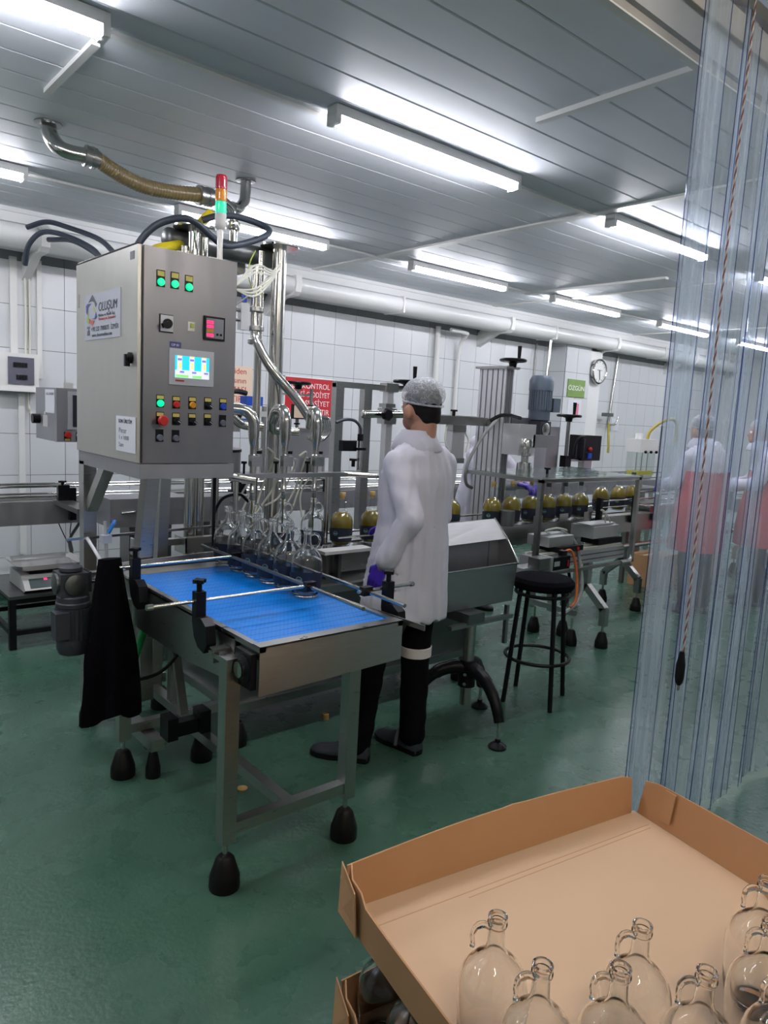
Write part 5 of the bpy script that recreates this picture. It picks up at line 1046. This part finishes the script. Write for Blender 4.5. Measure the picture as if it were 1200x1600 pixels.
# boxes and benches seen through the curtain
bx = thing('work_bench', 'steel work bench with clutter behind the plastic curtain', 'bench', (7.4, 2.9, 0))
G().box(6.6, 8.6, 3.55, 4.0, .80, .84).build('bench_top', 'steel', bx)
for x in (6.65, 8.55):
    for y in (3.6, 3.95): G().box(x-.02, x+.02, y-.02, y+.02, 0, .8).build('leg', 'steel_dark', bx)
for k, (x, z, m, lb) in enumerate(((6.9, .0, 'cardboard', 'brown carton on the floor under the bench behind the curtain'), (7.9, .0, 'cardboard', 'second brown carton under the bench behind the curtain'))):
    t = thing('carton', lb, 'box', (x, 3.75, z)); G().box(x-.22, x+.22, 3.6, 3.9, .0, .32).build('body', m, t, bev=.004); G().box(x-.22, x+.22, 3.74, 3.76, .32, .322).build('tape', 'cream_plastic', t)
t = thing('waste_bin', 'dark grey plastic bin on the floor behind the curtain', 'bin', (8.1, 2.7, 0)); G().lathe([(.16, 0), (.20, .45), (.21, .45), (.21, .47), (.19, .47), (.15, .02), (0, .02)], (8.0, 2.75, 0), n=28, cap=False).build('body', 'btn_grey', t)
# clear water bottles on the floor under the table
for i, (x, y, r, lb) in enumerate(((1.45, 3.58, .05, 'clear plastic bottle lying on the floor behind the rear left leg'), (1.66, 4.12, .045, 'clear plastic bottle on the floor farther back under the filler'))):
    t = thing('plastic_bottle', lb, 'bottle', (x, y, 0)); G().lathe([(r*.5, 0), (r, .015), (r, .05), (r*.93, .06), (r, .07), (r, .12), (r*.93, .13), (r, .14), (r, .17), (r*.4, .22), (r*.36, .24)], (x-.10, y, r), (1, -.15, 0), 20).build('body', 'glass_clear', t); G().cyl((x+.135, y-.035, r), (x+.155, y-.038, r), r*.38).build('cap', 'glass_clear', t)
tag(G().lathe([(.02, 0), (.022, .006), (0, .008)], (1.46, 2.52, 0), n=12).build('cork_scrap', 'cork', None), 'small cork lying on the floor under the blue belt table', 'cork')
tag(G().lathe([(.018, 0), (.018, .03), (0, .03)], (2.16, 2.9, 0), n=12).build('cork_scrap', 'cork', None), 'small cork on the floor between the worker\'s feet and the machine base', 'cork')

# ---------------------------------------------------------------- people
def blob(name, m, par, caps, ells, voxel, smooth=4, fold=None, rings=None, extra=None):
    """one continuous surface grown over capsules, ellipsoids and lofts (local coordinates of par)"""
    g = G()
    for p, q, r1, r2 in caps:
        p, q = Vector(p), Vector(q); L_ = (q-p).length; pr = []
        for k in range(7):
            a = PI/2*k/6; pr.append((max(0, r1*math.sin(a)), -r1*math.cos(a)))
        for k in range(7):
            a = PI/2*k/6; pr.append((max(0, r2*math.cos(a)), L_+r2*math.sin(a)))
        pr[0] = (0, -r1); pr[-1] = (0, L_+r2)
        g.lathe(pr, p, q-p, 16)
    for c, r in ells: g.sphere(c, r, 20, 14)
    for R in rings or []: g.loft(R)
    bmesh.ops.recalc_face_normals(g.bm, faces=g.bm.faces)
    me = bpy.data.meshes.new('tmp'); g.bm.to_mesh(me); g.bm.free()
    ob = bpy.data.objects.new('tmp', me); C.objects.link(ob)
    md = ob.modifiers.new('r', 'REMESH'); md.mode = 'VOXEL'; md.voxel_size = voxel; md.use_smooth_shade = True
    if smooth: ms = ob.modifiers.new('s', 'SMOOTH'); ms.iterations = smooth; ms.factor = .5
    bpy.context.view_layer.update()
    me2 = bpy.data.meshes.new_from_object(ob.evaluated_get(bpy.context.evaluated_depsgraph_get()))
    bpy.data.objects.remove(ob); bpy.data.meshes.remove(me)
    if fold:
        for v in me2.vertices:
            d = max(-.007, fold(v.co, v.normal)); v.co += v.normal*d
    me2.name = name; me2.materials.clear(); me2.materials.append(MATS[m])
    for p in me2.polygons: p.use_smooth = True
    o = bpy.data.objects.new(name, me2); C.objects.link(o); o.parent = par; return o
def hand(w_, d, n_, thumb, curl=.5, s=1.0):
    """capsules of a hand: wrist point, direction of the palm, palm normal, side of the thumb"""
    w_, d, n_ = Vector(w_), Vector(d).normalized(), Vector(n_).normalized(); sd = d.cross(n_).normalized()*thumb; out = []
    k = w_+d*.085*s
    for i, (o, L1, L2, L3) in enumerate(((.030, .040, .025, .020), (.010, .045, .028, .021), (-.010, .042, .026, .020), (-.028, .033, .021, .018))):
        b = k+sd*o*s; out.append((w_+sd*o*.55*s, b, .0125*s, .0105*s))
        a = curl*(.9+.1*i); p = b; dd = d
        for L_, r1, r2 in ((L1, .0092, .0085), (L2, .0085, .0078), (L3, .0078, .0068)):
            dd = (d*math.cos(a)+n_*math.sin(a)).normalized(); q = p+dd*L_*s; out.append((p, q, r1*s, r2*s)); p = q; a += curl
    t0 = w_+d*.025*s+sd*.018*s; t1 = t0+(sd*.8+d*.7+n_*.3).normalized()*.038*s; t2 = t1+(d*.9+n_*.5+sd*.2).normalized()*.030*s
    out += [(w_, t0, .016*s, .015*s), (t0, t1, .014*s, .011*s), (t1, t2, .0105*s, .0085*s)]
    return out
def fold_fn(seed, lo, hi, amp):
    def f(co, no):
        t = max(0, min(1, (hi-co.z)/(hi-lo))); a = math.atan2(co.y, co.x)
        ca, sa = math.cos(a), math.sin(a); n1 = noise.noise(Vector((ca*2.4+seed, sa*2.4, co.z*1.1)))+.55*noise.noise(Vector((ca*6+seed, sa*6, co.z*1.6)))
        n2 = noise.noise(Vector((co.x*9+seed, co.y*9, co.z*14+co.x*10)))
        rid = 1-abs(noise.noise(Vector((co.x*5+seed, co.y*5, co.z*9-abs(co.x)*8))))*2
        return amp*(t*.85+.30)*n1*1.5+amp*.22*n2+amp*.22*rid
    return f
def shoe(par, heel, toe):
    h, t = Vector((*heel, 0)), Vector((*toe, 0)); d = (t-h).normalized(); L_ = (t-h).length; s = Vector((-d.y, d.x, 0)); R = []
    for u, wd, ht in ((0, .026, .075), (.04, .034, .10), (.30, .036, .105), (.45, .040, .085), (.65, .047, .062), (.85, .044, .055), (.97, .028, .040), (1.0, .012, .025)):
        c = h+d*L_*u; R.append([tuple(c+s*wd*math.cos(a)+Vector((0, 0, .012+(ht-.012)*(max(0, math.sin(a))**.8) if math.sin(a) > 0 else .012))) for a in [2*PI*k/20 for k in range(20)]])
    g = G(); g.loft(R); o = g.build('shoe', 'shoe', par, ang=70, local=True)
    g = G(); out = []
    for z, q in ((0, 1.03), (.024, 1.05)):
        ring = []
        for u, wd in ((-.01, .016), (.03, .034), (.3, .038), (.45, .041), (.65, .050), (.85, .047), (.97, .030), (1.015, .012)): ring.append(tuple(h+d*L_*u+s*wd*q+Vector((0, 0, z))))
        for u, wd in ((1.015, .012), (.97, .030), (.85, .047), (.65, .050), (.45, .041), (.3, .038), (.03, .034), (-.01, .016)): ring.append(tuple(h+d*L_*u-s*wd*q+Vector((0, 0, z))))
        out.append(ring)
    g.loft(out); g.build('sole', 'black_rubber', o, local=True)
    g = G(); c = h+d*L_*.42
    g.tube([tuple(c+s*.043*math.cos(a)+Vector((0, 0, .02+.078*math.sin(a)))) for a in [PI*k/10 for k in range(11)]], .009, 8, 2); g.build('strap', 'shoe_light', o, local=True)
def person(label, loc, rz, P, coat='coat_white', apron_=False, vox=.008, band=False, sleeves='coat_white', gl='glove_purple'):
    t = thing('person', label, 'person', loc, rz)
    hx, hy, hz = P['head']; sh = P['sh']; el = P['el']; wr = P['wr']; hd_ = P['hd']; cx, cy = P.get('tc', (0, 0))
    caps = [((-.10, cy, sh[0][2]-.04), (.10, cy, sh[0][2]-.04), .055, .055), ((cx, cy-.01, 1.44), (hx, hy-.03, hz-.07), .062, .058)]
    ells = [((0, 0, .95), (.155, .11, .13)), ((cx*.5, cy*.5, 1.12), (.14, .10, .17)), ((cx, cy, 1.30), (.165, .11, .17)),
            ((hx, hy, hz), (.076, .096, .112)), ((hx, hy+.045, hz-.065), (.052, .052, .045)), ((hx, hy+.098, hz-.022), (.012, .017, .022)), ((hx, hy+.090, hz-.060), (.024, .010, .010)),
            ((hx-.085, hy-.006, hz-.024), (.015, .023, .033)), ((hx+.085, hy-.006, hz-.024), (.015, .023, .033)), ((hx, hy+.08, hz+.018), (.045, .016, .010))]
    for i in (0, 1):
        caps += [(Vector(sh[i])+Vector((0, 0, -.045)), el[i], .042, .040), (el[i], wr[i], .038, .027)]
        caps += hand(wr[i], hd_[i][0], hd_[i][1], 1 if i else -1, P.get('curl', .5))
        hp_, kn, an = P['leg'][i]; caps += [(hp_, kn, .075, .052), (kn, an, .050, .036)]
    blob('body', 'skin', t, caps, ells, vox, 2)
    for sx_ in (-1, 1):
        G().sphere((hx+sx_*.030, hy+.084, hz+.002), .0115, 12, 8).build('eye', 'white_plastic', t, local=True)
    # hair and net
    blob('hair', 'hair', t, [((hx-.030, hy-.072, hz-.050), (hx+.030, hy-.072, hz-.050), .022, .022)], [((hx, hy-.012, hz+.018), (.079, .094, .105)), ((hx, hy-.045, hz-.020), (.064, .062, .052))], vox*.8, 3, fold=lambda c, n: .0)
    def netf(c, n): 
        a = math.atan2(c.x-hx, -(c.y-hy+.0)); return .0025*math.sin(a*13+3*noise.noise(c*30))*max(0, min(1, (hz+.11-c.z)/.08))+.003*noise.noise(c*45)+.002
    hn = blob('hair_net', 'net', t, [], [((hx, hy-.012, hz+.058), (.089, .107, .080))], vox*.7, 1, fold=netf)
    g = G(); g.tube([(hx+.0840*math.cos(a), hy-.012+.1010*math.sin(a), hz+.020+.012*math.sin(a)) for a in [2*PI*k/24 for k in range(25)]], .0045, 8, 1, smooth=False); g.build('net_band', 'net', hn, local=True)
    # gloves
    for i in (0, 1):
        blob('glove', gl, t, [(a, b, r1+.0016, r2+.0016) for a, b, r1, r2 in hand(wr[i], hd_[i][0], hd_[i][1], 1 if i else -1, P.get('curl', .5))]+[(Vector(wr[i])-Vector(hd_[i][0]).normalized()*.02, wr[i], .026, .025)], [], .0045, 1)
    # coat
    n = 40; rings = []
    for z, x, y, rx, ry in P['coat']: rings.append(sheet_ring(x, y, z, rx, ry, n))
    cc_ = []
    for i in (0, 1):
        s_, e_, w2 = Vector(sh[i]), Vector(el[i]), Vector(wr[i]); w2 = w2-(w2-e_).normalized()*.035
        s_ = s_+Vector((0, 0, -.030)); m1 = Vector((cx+(s_.x-cx)*.15, cy, s_.z+.062)); m2 = Vector((cx+(s_.x-cx)*.72, s_.y, s_.z+.020)); cc_ += [(s_, e_, .066, .059), (e_, w2, .057, .046), (m1, m2, .062, .064), (m2, s_, .064, .066)]
    blob('lab_coat', coat, t, cc_, [((sh[0][0]*.55+cx*.4, sh[0][1], 1.40), (.08, .085, .06)), ((sh[1][0]*.55+cx*.4, sh[1][1], 1.40), (.10, .085, .07))], vox*1.15, 3, fold=fold_fn(loc[0]*3, .65, 1.35, .021), rings=[rings])
    nx, ny = (cx+hx)/2, (cy+hy-.03)/2
    g = G(); prof = [(.070, 1.472), (.068, 1.51), (.071, 1.555), (.077, 1.553), (.086, 1.520), (.108, 1.470), (.102, 1.458), (.07, 1.465)]
    R = []
    for r, z in prof: R.append(sheet_ring(nx, ny+.01+(.012 if z > 1.5 else 0), z-.024, r*1.08, r, 36, f=lambda a: .03*math.sin(a*3+1)+(.42*max(0, math.sin(a))**4 if .08 < r < .12 else 0)))
    g.loft(R, cap=False); g.build('collar', coat, t, local=True, ang=80)
    # trousers
    c2 = []
    for i in (0, 1):
        hp_, kn, an = P['leg'][i]; kn_, an_ = Vector(kn), Vector(an); c2 += [(hp_, kn, .080, .072), (kn, (an_.x, an_.y, .085), .070, .062)]
    blob('trousers', 'trousers', t, c2, [((0, 0, .92), (.150, .105, .12))], vox*1.2, 3, fold=lambda c, n: .006*noise.noise(Vector((c.x*8, c.y*8, c.z*16))))
    for i in (0, 1): shoe(t, *P['shoe'][i])
    if band:
        a, b = Vector(P['leg'][1][1]), Vector(P['leg'][1][2]); g = G(); g.lathe([(.074, .468), (.077, .47), (.077, .515), (.074, .517)], (a.x, a.y+.0, 0), n=28, cap=False); g.build('reflective_band', 'reflective_band', t, local=True)
    if apron_:
        g = G(); R = []
        for z, x, y, rx, ry in P['coat']:
            if .5 < z < 1.33: R.append(sheet_ring(x, y, z, rx+.034, ry+.034, 36))
        R = [[(p[0], p[1], p[2]-.10) for p in R[0]]]+R; g.loft(R, cap=False); g.build('red_apron', 'red_cloth', t, local=True)
    return t
def net_material():
    m = bpy.data.materials.new('net'); m.use_nodes = True; nt = m.node_tree; N = nt.nodes; L = nt.links; b = N['Principled BSDF']
    b.inputs['Base Color'].default_value = (.72, .76, .82, 1); b.inputs['Roughness'].default_value = .6
    tc = N.new('ShaderNodeTexCoord'); v = N.new('ShaderNodeTexVoronoi'); v.feature = 'DISTANCE_TO_EDGE'; v.inputs['Scale'].default_value = 30
    n = N.new('ShaderNodeTexNoise'); n.inputs['Scale'].default_value = 22
    mp = N.new('ShaderNodeMix'); mp.data_type = 'RGBA'; mp.inputs['Factor'].default_value = .12
    L.new(tc.outputs['Object'], n.inputs['Vector']); L.new(tc.outputs['Object'], mp.inputs['A']); L.new(n.outputs['Color'], mp.inputs['B'])
    L.new(mp.outputs['Result'], v.inputs['Vector'])
    mr = N.new('ShaderNodeMapRange'); mr.inputs['From Max'].default_value = .07; mr.inputs['To Min'].default_value = .72; mr.inputs['To Max'].default_value = .36
    L.new(v.outputs['Distance'], mr.inputs['Value']); L.new(mr.outputs[0], b.inputs['Alpha']); MATS['net'] = m
net_material()
COAT = [(.665, -.01, .02, .212, .178), (.72, -.01, .02, .210, .175), (.85, -.005, .02, .200, .165), (1.0, 0, .01, .185, .148), (1.12, 0, .005, .172, .132), (1.25, .005, 0, .185, .130), (1.33, .01, 0, .186, .125), (1.39, .01, .0, .165, .112), (1.43, .01, .0, .130, .100), (1.465, .015, .0, .095, .086), (1.50, .015, .005, .075, .075)]
rx_, ry_ = 2.26, 2.42
def W(*p): return (p[0]-rx_, p[1]-ry_, p[2])
main = dict(head=W(2.285, 2.445, 1.632), tc=(.01, 0), sh=[W(2.135, 2.41, 1.405), W(2.425, 2.42, 1.405)], el=[W(2.105, 2.275, 1.15), W(2.46, 2.45, 1.13)], wr=[W(2.055, 2.385, .935), W(2.38, 2.66, 1.02)],
            hd=[((-.15, .35, -.9), (.9, .2, .1)), ((-.2, .9, .1), (0, 0, -1))], curl=.35,
            leg=[(W(2.17, 2.42, .9), W(2.085, 2.455, .5), W(2.025, 2.46, .1)), (W(2.33, 2.42, .9), W(2.31, 2.41, .5), W(2.29, 2.375, .1))],
            shoe=[((W(2.055, 2.41, 0)[:2]), (W(1.89, 2.635, 0)[:2])), ((W(2.295, 2.325, 0)[:2]), (W(2.265, 2.60, 0)[:2]))], coat=COAT)
person('worker in a long white coat, hair net and purple gloves standing turned away', (rx_, ry_, 0), 0, main, band=True)
work = dict(head=(0, .10, 1.60), tc=(0, .03), sh=[(-.165, .03, 1.40), (.165, .03, 1.40)], el=[(-.22, .12, 1.14), (.22, .12, 1.14)], wr=[(-.10, .34, 1.10), (.10, .34, 1.10)], hd=[((.2, .9, -.1), (0, 0, -1)), ((-.2, .9, -.1), (0, 0, -1))], curl=.5,
            leg=[((-.09, 0, .9), (-.10, .02, .5), (-.10, -.02, .1)), ((.09, 0, .9), (.10, .02, .5), (.10, -.02, .1))], shoe=[((-.10, -.07), (-.12, .20)), ((.10, -.07), (.12, .20))], coat=COAT)
w2_ = dict(work); w2_['wr'] = [(.02, .56, 1.12), (.12, .56, 1.12)]; w2_['el'] = [(-.20, .30, 1.10), (.20, .30, 1.10)]; w2_['head'] = (0, .22, 1.47); w2_['tc'] = (0, .14); w2_['sh'] = [(-.16, .14, 1.33), (.16, .14, 1.33)]
w2_['coat'] = [(z-.09*max(0, z-1)/.5, x, y+.14*max(0, z-.9)/.5, a, b) for z, x, y, a, b in COAT]
person('second worker in white coat and purple gloves bending behind the aluminium column', (4.46, 4.08, 0), PI, w2_, vox=.012)
person('person in red apron and white cap seen blurred through the curtain, left one', (6.15, 2.95, 0), -.3, work, coat='coat_white', apron_=True, vox=.014)
person('person in a red apron seen through the curtain at the right picture edge', (7.05, 2.80, 0), .5, work, coat='coat_white', apron_=True, vox=.014)

# ---------------------------------------------------------------- plastic strip curtain and pull cord
pc = thing('strip_curtain', 'clear bluish plastic strip curtain hanging at the right of the doorway', 'curtain', (3.0, 1.25, 0))
G().box(2.20, 4.9, 1.24, 1.27, 2.98, 3.02).build('rail', 'steel', pc)
def strip(x0, wd, y, yaw, zb, ph):
    g = G(); n = 12; m_ = 9; front = []
    for j in range(m_):
        z = zb+(2.99-zb)*j/(m_-1); row = []
        for i in range(n+1):
            u = i/n; cx = x0+wd*u; yy = y+yaw*(u-.5)+.010*math.cos((u-.5)*PI)*1.0+.004*math.sin(z*2.3+ph)*math.sin(u*3+ph)
            row.append((cx+.003*math.sin(z*1.7+ph), yy, z))
        front.append(row)
    A = [[g.v(p) for p in r] for r in front]
    for r, q in zip(A, A[1:]):
        for i in range(n): g.bm.faces.new((r[i], r[i+1], q[i+1], q[i]))
    s_ = g.build('curtain_strip', 'pvc', pc, ang=80)
    for i in (0, n):
        g = G(); g.tube([front[j][i] for j in range(m_)], .0016, 6, 2); g.build('strip_edge', 'pvc_edge', s_)
for k, (x0, wd, y, yaw) in enumerate(((2.243, .205, 1.250, .02), (2.335, .21, 1.262, -.03), (2.475, .20, 1.245, .04), (2.60, .21, 1.270, -.02), (2.70, .20, 1.235, .05), (2.83, .21, 1.262, -.05), (2.93, .20, 1.240, .03), (3.06, .21, 1.270, -.04), (3.20, .20, 1.25, .04), (3.36, .21, 1.265, -.02), (3.52, .21, 1.245, .03), (3.70, .21, 1.265, 0), (3.9, .21, 1.25, .02), (4.1, .21, 1.26, 0), (4.3, .21, 1.25, .02), (4.5, .21, 1.26, 0), (4.7, .21, 1.25, .02))):
    strip(x0, wd, y, yaw, .03+.01*(k % 3), k*1.3)
cr = thing('pull_cord', 'braided red and white pull cord with black grip in front of the curtain', 'cord', (2.45, 1.19, .7))
P = [(2.455+.008*math.sin(z*2.1), 1.19, z) for z in [.80+.1*k for k in range(23)]]
for ph, m in ((0, 'rope_white'), (PI, 'rope_red')):
    Q = []
    zz = .80
    while zz < 3.0:
        a = zz*2*PI/.045+ph; Q.append((2.455+.008*math.sin(zz*2.1)+.0018*math.cos(a), 1.19+.0018*math.sin(a), zz)); zz += .0075
    G().tube(Q, .0026, 6, 1, smooth=False).build('strand', m, cr)
G().lathe([(.006, 0), (.013, .01), (.016, .03), (.016, .075), (.010, .11), (.008, .125), (0, .126)], (2.455, 1.19, .690), n=20).build('grip', 'black_plastic', cr); G().cyl((2.455, 1.19, .672), (2.455, 1.19, .692), .005).build('tip', 'steel', cr)
box('cord_hook', 'steel', cr, 2.44, 2.47, 1.18, 1.25, 2.985, 3.0)

# ---------------------------------------------------------------- cardboard trays with bottles on a pallet
A0 = Vector((.995, 1.235, 0)); ux = Vector((.9862, -.1657, 0)); uy = Vector((-.194, -.981, 0)).normalized(); TW = 1.02; TD = 1.16
def tp(u, v, z): p = A0+ux*u+uy*v; return (p.x, p.y, z)
def wall_sheet(g, pts_b, pts_t, nrm, th=.004):
    n_ = Vector(nrm)*th; a = [g.v(p) for p in pts_b]; b = [g.v(p) for p in pts_t]; a2 = [g.v(Vector(p)+n_) for p in pts_b]; b2 = [g.v(Vector(p)+n_) for p in pts_t]; m_ = len(a)-1
    for i in range(m_):
        g.bm.faces.new((a[i], a[i+1], b[i+1], b[i])); g.bm.faces.new((a2[i+1], a2[i], b2[i], b2[i+1])); g.bm.faces.new((b[i], b[i+1], b2[i+1], b2[i])); g.bm.faces.new((a[i+1], a[i], a2[i], a2[i+1]))
    g.bm.faces.new((a[0], b[0], b2[0], a2[0])); g.bm.faces.new((a[m_], a2[m_], b2[m_], b[m_]))
def tray(z0, label, h=.122):
    t = thing('cardboard_tray', label, 'tray', tp(.5, .5, z0))
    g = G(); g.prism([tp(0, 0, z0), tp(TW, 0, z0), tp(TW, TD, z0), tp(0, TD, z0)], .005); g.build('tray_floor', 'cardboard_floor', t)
    # far wall with a bulged top edge and a crease
    n = 24; g = G(); b_, t_ = [], []
    for i in range(n+1):
        u = i/n; bul = .018*math.sin(u*PI); hh = h*(.93+.10*math.sin(min(1, u*1.25)*PI*.6)); 
        if u > .985: hh = h*.93
        b_.append(tp(.012+(TW-.03)*u, .006, z0+.004)); t_.append(tp(.012+(TW-.03)*u, -.022*math.sin(u*PI)-.005-(.004 if abs(u-.55) < .03 else 0), z0+hh))
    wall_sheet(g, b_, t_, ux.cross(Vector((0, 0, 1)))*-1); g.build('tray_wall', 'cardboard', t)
    # left wall
    g = G(); b_, t_ = [], []
    for i in range(n+1):
        v = i/n; b_.append(tp(0, .004+TD*v, z0)); t_.append(tp(-.020*math.sin(min(1, v*4)*PI/2)*.4-(.012 if v > .09 else .0)+(.02 if v < .03 else 0), .004+TD*v, z0+h*(1.0-.06*min(1, v*8))))
    wall_sheet(g, b_, t_, ux*-1); g.build('tray_wall', 'cardboard', t)
    # corner flap at the near left, pushed out
    g = G(); wall_sheet(g, [tp(-.008, .0, z0+.006), tp(-.012, .10, z0+.006)], [tp(.002, -.012, z0+h*1.02), tp(-.018, .095, z0+h*.94)], ux*-1, .003); g.build('corner_flap', 'cardboard', t)
    # right wall
    g = G(); b_, t_ = [], []
    for i in range(n+1):
        v = i/n; b_.append(tp(TW, .012+TD*v, z0)); t_.append(tp(TW+.016+.01*math.sin(v*PI), .020+TD*v, z0+h*(.98+.04*math.sin(v*3))-(.012 if v < .03 else 0)))
    wall_sheet(g, b_, t_, ux); g.build('tray_wall', 'cardboard', t)
    g = G(); wall_sheet(g, [tp(TW-.004, .10, z0+.03), tp(TW-.004, .135, z0+.03)], [tp(TW+.012, .10, z0+h*.985), tp(TW+.012, .135, z0+h*.985)], ux*-1, .003); g.build('corner_flap', 'cardboard', t)
    # near wall
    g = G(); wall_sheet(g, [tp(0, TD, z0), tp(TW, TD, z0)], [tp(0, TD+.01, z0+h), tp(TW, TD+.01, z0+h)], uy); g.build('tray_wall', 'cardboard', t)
    # scored fold lines on the floor
    for v, w0, w1 in ((.085, .02, .98), (.10, .3, .97)): G().bar(tp(w0*TW, v, z0+.0052), tp(w1*TW, v-.01, z0+.0052), .003, .0008).build('fold_line', 'cardboard_edge', t)
    return t
Z1 = .415
tray(Z1, 'large open cardboard tray on top of the stack in the lower right corner')
tray(Z1-.305, 'lower cardboard tray full of bottles under the open top tray')
b_clear = bottle('glass_bottle', '', lab=False, gl='glass_real', hook=True)
tl = [((.985, .765), 'clear empty jug bottle nearest the left wall of the top tray'), ((1.185, .590), 'clear empty jug bottle standing alone in the middle of the top tray'), ((.955, .640), 'clear jug bottle in front of the leftmost one on the top tray'), ((1.058, .556), 'clear jug bottle just in front of the middle one'), ((1.170, .462), 'clear jug bottle cut by the bottom edge, right of the middle pair'), ((1.520, .505), 'farthest clear jug bottle at the right picture edge'), ((1.392, .445), 'second clear jug bottle at the right picture edge'), ((1.29, .375), 'lowest clear jug bottle at the right picture edge')]
ZT = Z1+.0055
for i, ((x, y), lb) in enumerate(tl):
    place_bottle(b_clear, x, y, ZT, 2.5+random.uniform(-.15, .15), lb, 'clear bottles on the top tray')
for i in range(7):
    for j in range(8):
        if i > 1 and j > 0 and not (j < 3): continue
        u, v = .085+.135*i, .08+.135*j
        p = tp(u, v, Z1-.305+.0055); place_bottle(b_clear, p[0], p[1], p[2], 2.0+.2*i, ('clear bottle at the far left corner of the lower cardboard tray' if i+j == 0 else 'clear bottle along the lower tray\'s left wall, %s from its far corner' % ['', 'second', 'third', 'fourth', 'fifth', 'sixth', 'seventh', 'eighth'][j] if i == 0 else 'clear bottle packed inside the lower cardboard tray, hidden by the top tray'), 'bottles packed in the lower tray')
pal = thing('pallet', 'wooden pallet under the cardboard trays', 'pallet', tp(.5, .5, 0))
for k in range(6):
    g = G(); a = k*.182; g.prism([tp(a, 0, .088), tp(a+.11, 0, .088), tp(a+.11, TD, .088), tp(a, TD, .088)], .0215); g.build('slat', 'wood_pallet', pal)
for v in (0, .53, 1.06):
    g = G(); g.prism([tp(0, v, .0), tp(TW, v, .0), tp(TW, v+.10, 0), tp(0, v+.10, 0)], .088); g.build('bearer', 'wood_pallet', pal)

# ---------------------------------------------------------------- lettering becomes real mesh
def letters_to_mesh():
    bpy.context.view_layer.update(); dg = bpy.context.evaluated_depsgraph_get()
    for o in [x for x in C.objects if x.type == 'FONT']:
        me = bpy.data.meshes.new_from_object(o.evaluated_get(dg)); n = bpy.data.objects.new('tmp', me); C.objects.link(n)
        n.parent = o.parent; n.matrix_local = o.matrix_local.copy(); bpy.data.objects.remove(o); n.name = 'lettering'
letters_to_mesh()
